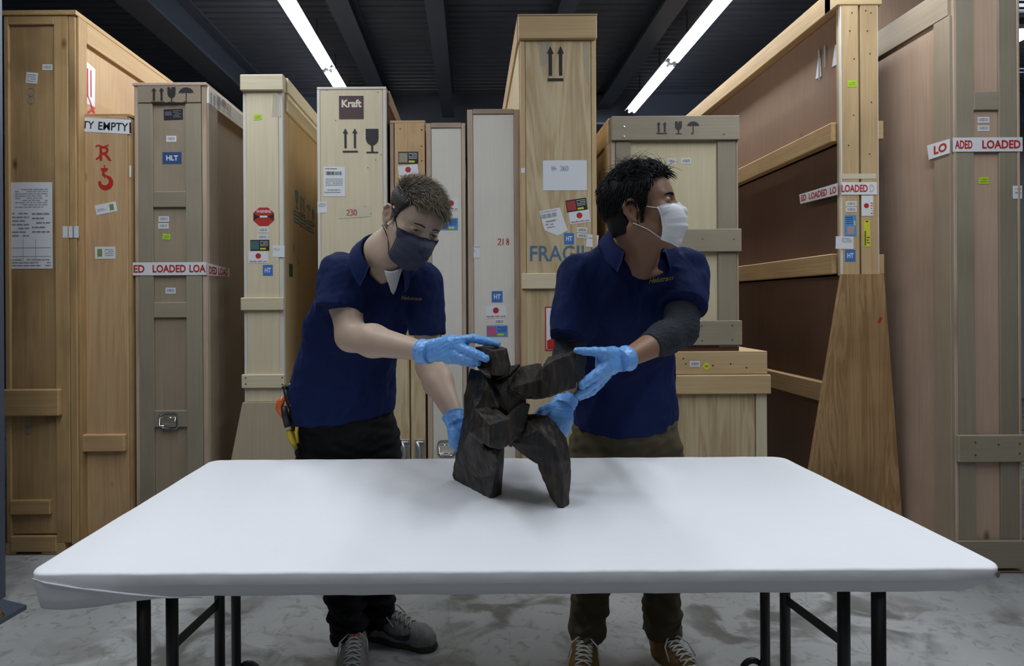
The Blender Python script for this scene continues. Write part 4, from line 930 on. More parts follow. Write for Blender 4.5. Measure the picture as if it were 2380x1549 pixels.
# ================================================================== carved block figure
def hull(pts):
    bm=bmesh.new(); 
    for p in pts: bm.verts.new(p)
    bmesh.ops.convex_hull(bm,input=bm.verts[:]); bm.normal_update()
    c=sum((Vector(p) for p in pts),Vector())/len(pts); N_=[];D_=[]
    for f in bm.faces:
        n=f.normal.copy(); o=f.verts[0].co
        if n.length<.5: continue
        if (c-o).dot(n)>0: n=-n
        N_.append(n);D_.append(n.dot(o))
    bm.free(); N_=np.array(N_);D_=np.array(D_); lo=np.min(np.array(pts),0);hi=np.max(np.array(pts),0)
    return ((lambda p:(p@N_.T-D_).max(1)),lo,hi)
def HP(*pts): return hull([P(*q) for q in pts])
sculpt=[]
def add(pr,k=.0015): sculpt.append(('u',pr,k))
def sub(pr,k=.002): sculpt.append(('s',pr,k))
# head block
add(HP((1105,807,1.40),(1149,815,1.345),(1178,809,1.385),(1137,802,1.44),(1188,850,1.375),(1171,873,1.345),(1143,874,1.335),(1111,849,1.375),(1117,840,1.45),(1180,850,1.46)))
# neck
add(HP((1120,840,1.42),(1182,840,1.40),(1120,900,1.40),(1190,900,1.40),(1125,840,1.47),(1182,840,1.47),(1120,900,1.48),(1190,900,1.48)))
# slab collar under the head, left and right flaps
add(HP((1107,850,1.375),(1112,847,1.39),(1141,873,1.325),(1141,881,1.33),(1128,872,1.33),(1120,860,1.36),(1112,862,1.41)))
add(HP((1186,850,1.38),(1209,846,1.385),(1206,851,1.38),(1184,872,1.36),(1150,884,1.36),(1186,880,1.42),(1209,850,1.43)))
# left shoulder / upper arm / back slab
add(HP((1094,858,1.43),(1114,861,1.41),(1140,881,1.37),(1087,877,1.42),(1079,921,1.42),(1077,968,1.41),(1100,930,1.365),(1134,893,1.355),(1158,948,1.35),(1104,951,1.345),(1100,870,1.50),(1150,890,1.50),(1160,960,1.50),(1080,970,1.50)))
# forearm block pushed forward
add(HP((1104,951,1.345),(1157,952,1.335),(1186,974,1.315),(1139,988,1.265),(1138,1040,1.27),(1168,1046,1.285),(1185,1032,1.315),(1088,1006,1.34),(1083,985,1.38),(1082,950,1.40),(1150,1030,1.40),(1100,1010,1.41)),.002)
# left leg
add(HP((1051,1106,1.575),(1054,1114,1.578),(1136,1161,1.432),(1146,1160,1.430),(1166,1151,1.455),(1120,1125,1.575),(1077,970,1.50),(1100,975,1.385),(1130,1000,1.375),(1146,1118,1.39),(1061,1050,1.54),(1152,1075,1.37),(1168,1040,1.40),(1174,1000,1.48),(1169,1096,1.44)))
add(HP((1090,1030,1.40),(1146,1048,1.334),(1155,1075,1.332),(1150,1100,1.352),(1128,1112,1.384),(1085,1080,1.44),(1100,1010,1.38),(1100,1110,1.47)),.010)
# torso
add(HP((1142,884,1.385),(1188,872,1.39),(1157,925,1.36),(1163,915,1.355),(1182,900,1.365),(1225,915,1.40),(1219,940,1.39),(1225,948,1.40),(1183,964,1.36),(1155,940,1.36),(1140,890,1.50),(1215,880,1.50),(1220,960,1.50),(1150,980,1.50)))
add(HP((1168,975,1.34),(1222,930,1.385),(1231,943,1.39),(1226,956,1.39),(1183,966,1.35),(1183,1040,1.38),(1216,1000,1.37),(1190,1040,1.48),(1231,945,1.46),(1180,960,1.48),(1215,1010,1.48)))
# outstretched arm
add(HP((1188,870,1.40),(1210,853,1.405),(1227,849,1.405),(1250,852,1.41),(1259,845,1.405),(1266,880,1.375),(1258,928,1.37),(1221,928,1.375),(1180,905,1.36),(1205,855,1.48),(1250,855,1.47),(1255,925,1.46),(1215,925,1.46)),.004)
add(HP((1264,846,1.40),(1276,829,1.41),(1333,816,1.44),(1338,822,1.435),(1341,838,1.43),(1338,902,1.42),(1280,921,1.345),(1259,929,1.355),(1259,860,1.37),(1282,838,1.355),(1274,832,1.47),(1330,820,1.50),(1330,900,1.49),(1262,922,1.47)),.002)
# right thigh and shin
add(HP((1215,966,1.40),(1245,962,1.42),(1272,967,1.42),(1292,987,1.42),(1252,1001,1.355),(1200,1030,1.37),(1184,1030,1.38),(1216,1058,1.375),(1248,1080,1.365),(1262,1040,1.35),(1240,965,1.50),(1290,990,1.48),(1215,1055,1.46),(1190,980,1.45),(1290,1040,1.42)),.004)
add(HP((1252,1000,1.355),(1290,985,1.42),(1317,1018,1.42),(1317,1050,1.40),(1327,1080,1.39),(1328,1094,1.385),(1322,1172,1.368),(1308,1185,1.353),(1298,1184,1.354),(1278,1154,1.39),(1259,1104,1.385),(1248,1078,1.37),(1310,1106,1.345),(1291,1040,1.345),(1309,1120,1.342),(1248,1020,1.45),(1310,1030,1.47),(1318,1165,1.42),(1290,1160,1.43)),.003)
# carved grooves
def groove(a,b,r=.004,r2=None): sub(cone(P(*a),P(*b),r,r2 or r),.003)
groove((1131,893,1.352),(1158,945,1.338),.0045); groove((1145,885,1.345),(1200,872,1.365),.0035)
groove((1196,905,1.352),(1232,868,1.375),.004); groove((1180,968,1.330),(1230,952,1.375),.005); groove((1106,951,1.342),(1152,950,1.330),.003)
groove((1229,930,1.37),(1222,935,1.44),.008); groove((1262,850,1.36),(1255,926,1.345),.0025,.0015)
groove((1136,1118,1.375),(1149,1110,1.37),.003); groove((1200,892,1.355),(1216,884,1.36),.003)
groove((1128,872,1.325),(1143,882,1.32),.003)
_n1=wav(3,9,.05,(1,1,.25)); _n2=wav(5,9,.012,(1,1,.2)); _n3=wav(8,7,.09)
sculpt.append(disp(_n1,.0007)); sculpt.append(disp(_n2,.00025)); sculpt.append(disp(_n3,.0007))
m_sc=bpy.data.materials.new('charred_carved_wood'); m_sc.use_nodes=True
def _ms():
    nt=m_sc.node_tree;N=nt.nodes;L=nt.links;b=N['Principled BSDF']; tc=N.new('ShaderNodeTexCoord')
    def noi(s,det,mp=(1,1,1),dist=0):
        m=N.new('ShaderNodeMapping'); m.inputs['Scale'].default_value=mp; L.new(tc.outputs['Object'],m.inputs['Vector']); n=N.new('ShaderNodeTexNoise'); n.inputs['Scale'].default_value=s;n.inputs['Detail'].default_value=det;n.inputs['Distortion'].default_value=dist; L.new(m.outputs[0],n.inputs['Vector']); return n.outputs[0]
    def rng(s,a,b_,c=0,d=1):
        r=N.new('ShaderNodeMapRange'); r.inputs['From Min'].default_value=a;r.inputs['From Max'].default_value=b_;r.inputs['To Min'].default_value=c;r.inputs['To Max'].default_value=d; L.new(s,r.inputs[0]); return r.outputs[0]
    def mix(f,a,c):
        m=N.new('ShaderNodeMix'); m.data_type='RGBA'; L.new(f,m.inputs[0])
        for i,x in ((6,a),(7,c)):
            if isinstance(x,tuple): m.inputs[i].default_value=x
            else: L.new(x,m.inputs[i])
        return m.outputs[2]
    c=mix(rng(noi(12,4,(1,1,.4)),.4,.65),(.0045,.0045,.0048,1),(.016,.0115,.008,1))
    c=mix(rng(noi(30,6,(2.5,2.5,.35)),.48,.68,0,.8),c,(.056,.034,.019,1))
    g=N.new('ShaderNodeNewGeometry'); c=mix(rng(g.outputs['Pointiness'],.52,.60,0,.6),c,(.08,.062,.044,1))
    L.new(c,b.inputs['Base Color']); b.inputs['Roughness'].default_value=.45; L.new(rng(noi(20,3),.3,.7,.42,.72),b.inputs['Roughness'])
    bp=N.new('ShaderNodeBump'); bp.inputs['Strength'].default_value=.5; bp.inputs['Distance'].default_value=.003; L.new(noi(60,4,(1,1,.25)),bp.inputs['Height']); L.new(bp.outputs[0],b.inputs['Normal'])
_ms()
sx=P(1190,1150,1.42)
so=field_mesh('carved_figure',sculpt,.0021,m_sc,None)
so['label']='dark charred carved wooden block figure standing on the white table'; so['category']='sculpture'
# ================================================================== PEOPLE
def loft(rows,n=2.4,grow=0.,yaw=0.,ztop=None,zbot=None,kc=.03):
    """rows (py, pxL, pxR, Y, halfdepth) -> body-of-cloth field, interpolated by height"""
    R_=[]
    for (py,l,r,Y,b) in rows:
        a=P(l,py,Y);c=P(r,py,Y); R_.append(((a.z+c.z)/2,(a.x+c.x)/2,Y,abs(c.x-a.x)/2,b))
    R_.sort(); R_=np.array(R_); Z=R_[:,0]
    # smooth the tables
    zz=np.linspace(Z[0],Z[-1],60); T=[np.interp(zz,Z,R_[:,i]) for i in range(5)]
    for i in range(1,5):
        for _ in range(3): T[i][1:-1]=(T[i][:-2]+T[i][1:-1]*2+T[i][2:])/4
    zt=ztop if ztop is not None else Z[-1]; zb=zbot if zbot is not None else Z[0]; c_,s_=math.cos(yaw),math.sin(yaw)
    def f(p):
        z=np.clip(p[:,2],Z[0],Z[-1]); x=p[:,0]-np.interp(z,zz,T[1]); y=p[:,1]-np.interp(z,zz,T[2]); a=np.interp(z,zz,T[3])+grow; b=np.interp(z,zz,T[4])+grow
        u=x*c_+y*s_; w_=-x*s_+y*c_
        k=(np.abs(u/a)**n+np.abs(w_/b)**n)**(1/n); d=(k-1)*np.minimum(a,b)*.9
        d=smax(d,p[:,2]-zt-grow,kc); return smax(d,zb-p[:,2],.006)
    lo=np.array([min(R_[:,1]-R_[:,3])-.05,min(R_[:,2]-R_[:,4])-.05,zb-.03]); hi=np.array([max(R_[:,1]+R_[:,3])+.05,max(R_[:,2]+R_[:,4])+.05,zt+.05])
    return (f,lo,hi)
def cut(pr,pt,n):
    f,lo,hi=pr; n=A3(n)/np.linalg.norm(n); pt=A3(pt)
    return ((lambda p:np.maximum(f(p),(p-pt)@n)),lo,hi)
def half(pt,n):
    n=A3(n)/np.linalg.norm(n); pt=A3(pt); return ((lambda p:(p-pt)@n),A3([-9]*3),A3([9]*3))
def axes(psi,theta,roll):
    """person's left, forward, up"""
    ps,th,ro=map(math.radians,(psi,theta,roll))
    f=Vector((math.sin(ps)*math.cos(th),-math.cos(ps)*math.cos(th),-math.sin(th))); r=Vector((math.cos(ps),math.sin(ps),0)); u=Vector((math.sin(ps)*math.sin(th),-math.cos(ps)*math.sin(th),math.cos(th)))
    r2=r*math.cos(ro)-u*math.sin(ro); u2=u*math.cos(ro)+r*math.sin(ro); return r2,f,u2
class Head:
    def __init__(s,H,psi,theta,roll,sc,slit=.0042):
        s.H=Vector(H); s.ax=axes(psi,theta,roll); s.E=np.array(s.ax).T; s.sc=sc
        s.ops=[]; O=s.ops; add=lambda pr,k=.01,kind='u':O.append((kind,pr,k))
        add(ell((0,-.008,.045),(.075,.095,.078))); add(ell((0,.028,.022),(.066,.066,.074)),.03); add(ell((0,.034,-.035),(.058,.058,.074)),.03)
        for q in (-1,1):
            add(cone((q*.053,-.002,-.048),(q*.020,.066,-.098),.016,.017),.035); add(ell((q*.047,.054,-.014),(.020,.024,.018)),.02)
            add(cone((q*.010,.083,.026),(q*.045,.070,.030),.009,.008),.012)
        add(ell((0,.070,-.100),(.022,.020,.018)),.02)
        for q in (-1,1): add(ell((q*.033,.096,.010),(.020,.016,.013)),.012,'s')
        add(cone((0,.084,.014),(0,.107,-.027),.0075,.0125),.012)
        for q in (-1,1): add(ell((q*.014,.096,-.033),(.008,.012,.008)),.006)
        add(ell((0,.094,-.056),(.023,.009,.006)),.006); add(ell((0,.092,-.067),(.020,.009,.007)),.006); add(ell((0,.104,-.0615),(.024,.008,.0015)),.002,'s')
        for q in (-1,1):   # lids, lid slit
            add(ell((q*.032,.0785,.009),(.0165,.0130,.0108)),.004); add(ell((q*.032,.0935,s.lid()),(.0135,.0075,slit)),.002,'s')
        for q in (-1,1):   # ear: plate, rim, concha, lobe
            ea=[]; 
            R_=np.array([[.90,-.42*1,0.],[.42,.90,0.],[0,0,1.]])
            R_=R_ if q>0 else R_*np.array([[1,-1,1],[-1,1,1],[1,1,1]])
            add(ell((q*.080,-.014,-.002),(.0055,.017,.030),R_),.005)
            rim=[(q*.080,.006,-.004),(q*.083,.005,.014),(q*.087,-.006,.028),(q*.090,-.020,.027),(q*.091,-.031,.012),(q*.088,-.030,-.006),(q*.083,-.020,-.022),(q*.078,-.008,-.033)]
            for c in chain(rim,[.0032,.0036,.004,.004,.004,.0038,.0045,.006]): add(c,.003)
            add(ell((q*.086,-.008,-.004),(.007,.010,.013)),.003,'s'); add(ell((q*.090,-.016,.012),(.005,.009,.011)),.003,'s')
            add(ell((q*.077,.006,-.006),(.005,.004,.006)),.003)
    def lid(s): return .0078
    def w(s,x,f,u): return s.H+(s.ax[0]*x+s.ax[1]*f+s.ax[2]*u)*s.sc
    def loc(s,p): return ((p-np.array(s.H))@s.E)/s.sc
    def fl(s,q): return evalset(s.ops,q)
    def prim(s):
        H=np.array(s.H); return ((lambda p:s.fl(s.loc(p))*s.sc),H-.17*s.sc,H+.17*s.sc)
    def world(s,V): return np.array(s.H)+(np.asarray(V)@s.E.T)*s.sc
    def trace(s,dirs,c=(0,0,.03)):
        c=A3(c); d=np.asarray(dirs); t=np.full(len(d),.2)
        for _ in range(34): t-=np.minimum(s.fl(c+d*t[:,None]),.012)*.85
        return c+d*t[:,None]
def gridmesh(name,G,mat,parent,smooth=True,thick=None):
    """G array (n,m,3) -> sheet, optionally with thickness"""
    n,m,_=G.shape; V=G.reshape(-1,3); F=[[i*m+j,i*m+j+1,(i+1)*m+j+1,(i+1)*m+j] for i in range(n-1) for j in range(m-1)]
    if thick:
        du=np.gradient(G,axis=0);dv=np.gradient(G,axis=1); N_=np.cross(du,dv); N_/=np.maximum(np.linalg.norm(N_,axis=2,keepdims=True),1e-9)
        V2=(G-N_*thick).reshape(-1,3); k=len(V); F=F+[[a+k for a in f[::-1]] for f in F]
        b=[(i,0) for i in range(n)]+[(n-1,j) for j in range(1,m)]+[(i,m-1) for i in range(n-2,-1,-1)]+[(0,j) for j in range(m-2,0,-1)]
        for i in range(len(b)):
            p=b[i][0]*m+b[i][1];q=b[(i+1)%len(b)][0]*m+b[(i+1)%len(b)][1]; F.append([p,p+k,q+k,q])
        V=np.concatenate([V,V2])
    return mesh_obj(name,V,F,mat,parent,smooth)
def mask(hd,mat,band,loopmat,parent,drop=0.):
    n,m=33,61; tt=np.linspace(0,1,n); ss=np.linspace(-1,1,m); G=np.zeros((n,m,3))
    fc=np.interp(tt,[0,.12,.35,.62,.85,1],[.096,.109,.119,.115,.100,.078]); uc=np.interp(tt,[0,.12,.35,.62,.85,1],[.000,-.010,-.036,-.070,-.098,-.115])+drop
    us=np.interp(tt,[0,1],[-.014,-.082])
    for i,t in enumerate(tt):
        for j,s_ in enumerate(ss):
            a=abs(s_)*math.pi/2*.86; x=math.copysign(.068*math.sin(a)**1.05*(1-.10*t),s_) if s_ else 0
            f=.036+(fc[i]-.036)*max(0,math.cos(a))**.85; u=us[i]+(uc[i]-us[i])*max(0,math.cos(a))**.55
            G[i,j]=(x,f,u)
    # keep outside the face
    Q=G.reshape(-1,3)
    for _ in range(5):
        d=hd.fl(Q); e=1e-3; g=np.stack([(hd.fl(Q+A3(o)*e)-d)/e for o in ((1,0,0),(0,1,0),(0,0,1))],1); g/=np.maximum(np.linalg.norm(g,axis=1,keepdims=True),1e-6)
        Q=Q+g*np.maximum(.0028-d,0)[:,None]
    G=Q.reshape(n,m,3)
    # pleats: overlapping folds
    for i,t in enumerate(tt):
        ph=(t-.18)/.62*3; 
        if 0<ph<3:
            fr=ph%1; G[i,:,1]+=.0040*(1-fr)*np.cos(np.clip(ss,-1,1)*math.pi/2)**.5; G[i,:,2]-=.001*(1-fr)
    Wd=hd.world(G.reshape(-1,3)).reshape(n,m,3)
    o=gridmesh('face_mask',Wd[:,::-1],mat,parent,True,.0012); o['label']='pleated mask over nose and mouth'
    bd=gridmesh('mask_band',hd.world((G[:4]+A3((0,.0008,0))).reshape(-1,3)).reshape(4,m,3)[:,::-1],band,o,True,.0008)
    for q,j in ((-1,0),(1,m-1)):
        ed=gridmesh('mask_edge',hd.world((G[:,(j if q<0 else j-2):(j+3 if q<0 else j+1)]*A3((1.01,1,1))+A3((0,.0006,0))).reshape(-1,3)).reshape(n,3,3)[:,::-1],mat,o,True,.0008)
        c0=G[1,j];c1=G[-2,j]
        pts=[c0,(q*.074,.020,.004),(q*.081,.008,.022),(q*.086,-.010,.030)]; MB().tube([hd.w(*p) for p in pts],.0013*hd.sc,8).build('ear_loop',loopmat,o,True)
        pts=[c1,(q*.066,.020,-.062),(q*.077,-.002,-.046),(q*.084,-.014,-.038)]; MB().tube([hd.w(*p) for p in pts],.0013*hd.sc,8).build('ear_loop',loopmat,o,True)
    return o
def eyes(hd,parent,gaze,slitu=.0078,half_=.0115,lash=.0009):
    we=simple('eye_white',(.50,.46,.42,1),.3); ir=simple('dark_iris',(.018,.010,.007,1),.2); la=simple('lash',(.012,.009,.008,1),.8)
    for q in (-1,1):
        c=A3((q*.032,.0785,.0085)); o=field_mesh('eye',U([ell(hd.w(*c),(.0112*hd.sc,)*3)],0),.0022,we,parent)
        g=A3(gaze)/np.linalg.norm(gaze); s1_=np.cross(g,(0,0,1.)); s1_/=np.linalg.norm(s1_); s2_=np.cross(s1_,g); V=[hd.w(*(c+g*.0116))];F=[]; n=18
        for ri,an in enumerate((.22,.42,.56)):
            for k in range(n):
                b=2*math.pi*k/n; V.append(hd.w(*(c+(g*math.cos(an)+(s1_*math.cos(b)+s2_*math.sin(b))*math.sin(an))*.01145)))
        F=[[0,1+k,1+(k+1)%n] for k in range(n)]+[[1+r*n+k,1+(r+1)*n+k,1+(r+1)*n+(k+1)%n,1+r*n+(k+1)%n] for r in (0,1) for k in range(n)]
        mesh_obj('iris',V,F,ir,o,True)
        pts=[]
        for t in np.linspace(-1,1,9):
            d=A3((q*.032+t*half_,.093-.004*abs(t)**2,slitu+.0032*(1-t*t)-.001*t*q-.03)); d/=np.linalg.norm(d); p=hd.trace(d[None])[0]+d*.0004; pts.append(hd.w(*p))
        MB().tube(pts,[lash*.4]+[lash]*7+[lash*.5],6).build('eyelashes',la,parent,True)
def tuft(M_,pts,r0,sides=4):
    """tapered lock through pts"""
    n=len(pts); M_.tube(pts,[r0*(1-(i/(n-1))**1.6)+.0001 for i in range(n)],sides,False)
def eyebrows(hd,parent,mat,th=1.,ln=.034):
    M_=MB(); rg=random.Random(4)
    for q in (-1,1):
        for i in range(170):
            t=rg.random(); x=q*(.014+ln*t); u=.0262+.0022*math.sin(min(t*1.5,1)*1.7)-.004*t*t+rg.uniform(-.0026,.0026)*th*(1-.6*t)
            p=hd.trace(np.array([[x,.10,u-.03]])/np.linalg.norm([x,.10,u-.03]))[0]
            p=p+A3((0,.0004,0)); e=p+A3((q*.0065,-.0022*abs(x)/.03,.0008+.0015*(1-t))); m_=(p+e)/2+A3((0,.0009,.0004)); tuft(M_,[hd.w(*p),hd.w(*m_),hd.w(*e)],.0006*hd.sc,3)
    return M_.build('eyebrows',mat,parent,True)
def rnd_dirs(n,seed):
    rg=np.random.RandomState(seed); d=rg.normal(size=(n,3)); return d/np.linalg.norm(d,axis=1,keepdims=True)
def skin(name,c,c2):
    m=bpy.data.materials.new(name); m.use_nodes=True; nt=m.node_tree;N=nt.nodes;L=nt.links;b=N['Principled BSDF']; tc=N.new('ShaderNodeTexCoord')
    n=N.new('ShaderNodeTexNoise'); n.inputs['Scale'].default_value=14;n.inputs['Detail'].default_value=4;L.new(tc.outputs['Object'],n.inputs['Vector'])
    mx=N.new('ShaderNodeMix');mx.data_type='RGBA';mx.inputs[6].default_value=c;mx.inputs[7].default_value=c2;L.new(n.outputs[0],mx.inputs[0]);L.new(mx.outputs[2],b.inputs['Base Color'])
    b.inputs['Roughness'].default_value=.5;b.inputs['Specular IOR Level'].default_value=.35;b.inputs['Subsurface Weight'].default_value=.12;b.inputs['Subsurface Scale'].default_value=.012;b.inputs['Subsurface Radius'].default_value=(1,.4,.2)
    n2=N.new('ShaderNodeTexNoise'); n2.inputs['Scale'].default_value=260; L.new(tc.outputs['Object'],n2.inputs['Vector']); bp=N.new('ShaderNodeBump');bp.inputs['Strength'].default_value=.15;bp.inputs['Distance'].default_value=.001;L.new(n2.outputs[0],bp.inputs['Height']);L.new(bp.outputs[0],b.inputs['Normal'])
    return m
def cloth(name,c,weave=900,rough=.85,sheen=.3,amp=.25):
    m=bpy.data.materials.new(name); m.use_nodes=True; nt=m.node_tree;N=nt.nodes;L=nt.links;b=N['Principled BSDF']; tc=N.new('ShaderNodeTexCoord')
    n=N.new('ShaderNodeTexNoise'); n.inputs['Scale'].default_value=6;n.inputs['Detail'].default_value=4;L.new(tc.outputs['Object'],n.inputs['Vector'])
    mx=N.new('ShaderNodeMix');mx.data_type='RGBA';mx.inputs[6].default_value=tuple(x*.88 for x in c[:3])+(1,);mx.inputs[7].default_value=tuple(x*1.12 for x in c[:3])+(1,);L.new(n.outputs[0],mx.inputs[0]);L.new(mx.outputs[2],b.inputs['Base Color'])
    b.inputs['Roughness'].default_value=rough;b.inputs['Specular IOR Level'].default_value=.2;b.inputs['Sheen Weight'].default_value=sheen;b.inputs['Sheen Tint'].default_value=(c[0]*2+.05,c[1]*2+.05,c[2]*2+.08,1)
    v=N.new('ShaderNodeTexVoronoi'); v.inputs['Scale'].default_value=weave; L.new(tc.outputs['Object'],v.inputs['Vector']); bp=N.new('ShaderNodeBump');bp.inputs['Strength'].default_value=amp;bp.inputs['Distance'].default_value=.0008;L.new(v.outputs['Distance'],bp.inputs['Height']);L.new(bp.outputs[0],b.inputs['Normal'])
    return m
def collar(N0,ax,mat,parent,rx=.066,ry=.070,gap=28,tip=.062,spread=.03,h=.032,fdrop=.035,body=None):
    r,f,u=ax; n=57; ph=np.linspace(-180+gap,180-gap,n); rows=8; G=np.zeros((rows,n,3))
    for j,a in enumerate(np.radians(ph)):   # 0 = back of the neck
        fr=(1-math.cos(a))/2; sx,sf=math.sin(a),-math.cos(a)
        base=-fdrop*fr**1.3; hh=h*(1-.35*fr); t=tip*(.62+.38*fr**3); out=spread
        prof=[(0.,-.012),(.001,hh*.6),(.003,hh),(.007,hh+.002),(.011,hh-.003),(.011+out*.35,hh-t*.40),(.011+out*.8,hh-t*.75),(.011+out,hh-t)]
        for i,(dr,du) in enumerate(prof):
            fx_=1. if i<4 else 1.-.0*fr
            G[i,j]=N0+r*((rx+dr)*sx)+f*((ry+dr)*sf+(.0 if i<5 else .008*fr))+u*(base+du)
    if body is not None:
        Q=G[5:].reshape(-1,3)
        for _ in range(4):
            d=body(Q); e=2e-3; g=np.stack([(body(Q+A3(o)*e)-d)/e for o in ((1,0,0),(0,1,0),(0,0,1))],1); g/=np.maximum(np.linalg.norm(g,axis=1,keepdims=True),1e-6)
            Q=Q+g*np.maximum(.0035-d,0)[:,None]
        G[5:]=Q.reshape(-1,n,3)
    return gridmesh('collar',G,mat,parent,True,.0018)
def logo(txt,pl,pr,fld,mat,parent,h,Y0):
    """script lettering laid on the cloth between two photo pixels"""
    V,F=text_fit(txt,1.,1.,.45,-.003); a=A3(P(pl[0],pl[1],Y0));b=A3(P(pr[0],pr[1],Y0)); ex=b-a; ez=A3((0,0,1))
    pts=np.array([a+(x+.5)*ex+ez*(y*h) for x,y in V]); y=np.full(len(pts),1.45); q=pts.copy()
    o=A3((0,0,HC)); dr=pts-o; dr/=np.linalg.norm(dr,axis=1,keepdims=True); t=np.full(len(pts),1.4)
    for _ in range(70): t+=np.clip(fld(o+dr*t[:,None]),-.02,.02)*.75
    q=o+dr*(t-.0012)[:,None]
    return mesh_obj('embroidery',q,F,mat,parent)
def glove(parent,palm,fingers,cuff,mat,seed,k=.006):
    """palm: list of prims; fingers: list of (pts, r0, r1); cuff: (centre, direction outward, r)"""
    ops=U(palm,.016)
    for pts,r0,r1 in fingers:
        n=len(pts); rr=[r0+(r1-r0)*i/(n-1) for i in range(n)]
        fg=[('u',c,.0035) for c in chain(pts,rr)]; lo=np.min([c[1][1] for c in fg],0);hi=np.max([c[1][2] for c in fg],0)
        ops.append(('u',((lambda p,fg=fg:evalset(fg,p)),lo-.01,hi+.01),k))
    c,d,r=cuff; c=A3(c);d=A3(d)/np.linalg.norm(d)
    ops.append(('u',cut(cut(cone(c-d*.03,c+d*.012,r-.003,r+.001),c+d*.004,d),c-d*.028,-d),.006))
    # rolled rim
    def torus(p):
        q=p-c-d*.004; ax_=q@d; rad=np.linalg.norm(q-np.outer(ax_,d),axis=1); return np.hypot(rad-r,ax_)-.0022
    ops.append(('u',(torus,c-r-.01,c+r+.01),.002))
    ops.append(('s',cone(c+d*.001,c+d*.03,r-.0035,r-.0035),.001))
    ops.append(disp(wav(seed,8,.022,(1,1,1)),.0006)); ops.append(disp(wav(seed+1,7,.009,(1.4,1,1)),.00025))
    return field_mesh('glove',ops,.0017,mat,parent)
def shoe(parent,heel,ang,L,mu,msole,mlace,name='shoe',side=1,rimtop=.105,extra=None):
    """heel: floor point under the heel, ang: degrees the toe points (0 = towards camera, 90 = photo right)"""
    a=math.radians(ang); d=Vector((math.sin(a),-math.cos(a),0)); s=Vector((math.cos(a),math.sin(a),0)); H_=Vector((heel[0],heel[1],0))
    q=lambda t,x,z:H_+d*(t*L)+s*x+Vector((0,0,z))
    k=L/.29
    up=[cone(q(.12,0,.045),q(.16,0,rimtop-.02),.036*k,.034*k),cone(q(.12,0,.045),q(.45,0,.048),.038*k,.040*k),cone(q(.45,0,.046),q(.80,0,.034),.044*k,.040*k),cone(q(.22,0,.075),q(.50,0,.060),.036*k,.030*k),cone(q(.8,0,.032),q(.90,0,.030),.038*k,.030*k)]
    ops=U(up,.03)+[('i',half(q(0,0,.012),(0,0,-1)),.004),('s',cone(q(.15,0,rimtop-.025),q(.13,0,rimtop+.08),.030*k,.042*k),.006),disp(wav(11,6,.05),.0008)]
    sh=field_mesh(name,ops,.003,mu,parent)
    so=[cone(q(.13,0,.0),q(.45,0,.0),.041*k,.040*k),cone(q(.45,0,0),q(.84,0,0),.045*k,.043*k),cone(q(.84,0,0),q(.90,0,0),.042*k,.036*k)]
    ops=U(so,.02)+[('i',half(q(0,0,.026),(0,0,1)),.006),('i',half(q(0,0,.001),(0,0,-1)),.002)]
    field_mesh('sole',ops,.0035,msole,sh)
    fld=lambda p:evalset(U(up,.03),p)
    lc=[]
    for i in range(6):
        t=.30+.065*i
        for sgn in (-1,1):
            pp=[]
            for j in range(7):
                e=j/6*2-1; x=e*.026*sgn; tt=t+.05*(j/6); p0=A3(q(tt,x,.16)); 
                z=.16
                for _ in range(20):
                    v=fld(np.array([[p0[0],p0[1],z]]))[0]; z-=min(max(v,.0),.02)*.9
                pp.append(Vector((p0[0],p0[1],z+.003)))
            MB().tube(pp,.0030*k,7).build('lace',mlace,sh,True)
    # loose bow
    for sgn in (-1,1):
        b0=q(.27,0,rimtop+.004); MB().tube([b0,b0+s*(.02*sgn)+d*.01+Vector((0,0,.012)),b0+s*(.045*sgn)+d*.03+Vector((0,0,-.002)),b0+s*(.05*sgn)+d*.06+Vector((0,0,-.03))],.0026*k,7).build('lace',mlace,sh,True)
    return sh,q
m_blue=cloth('royal_navy_pique',(.0040,.0115,.062,1),700,sheen=.12)
m_glove=simple('blue_nitrile',(.16,.40,.84,1),.38,0,.5,sss=.1,bump=(90,.12,.002))
m_black=cloth('black_trousers',(.008,.008,.010,1),500)
m_khaki=cloth('olive_khaki_trousers',(.085,.070,.042,1),500)
m_gold=simple('gold_thread',(.42,.30,.05,1),.5)

# ------------------------------------------------------------------ left man
man=thing('person','man in navy polo and dark face mask bending over the table at left','person',(P(805,1400,1.97).x,1.97,0),'art handlers at the table')
m_skin1=skin('skin_light',(.52,.39,.30,1),(.46,.33,.25,1))
hd1=Head(P(905,503,1.60)+Vector((.074*math.cos(math.radians(33)),.074*math.sin(math.radians(33)),-.014)),33,32,12,.97,.0022)
TR1=[(1000,686,922,1.965,.130),(950,682,920,1.955,.130),(900,676,917,1.94,.127),(850,690,917,1.91,.12),(800,703,935,1.88,.12),(750,712,955,1.84,.12),(700,735,968,1.80,.12),(650,762,985,1.775,.112),(625,782,985,1.76,.10),(605,808,965,1.75,.085),(585,840,940,1.74,.065)]
YW1=math.radians(12)
N1=P(893,590,1.70)
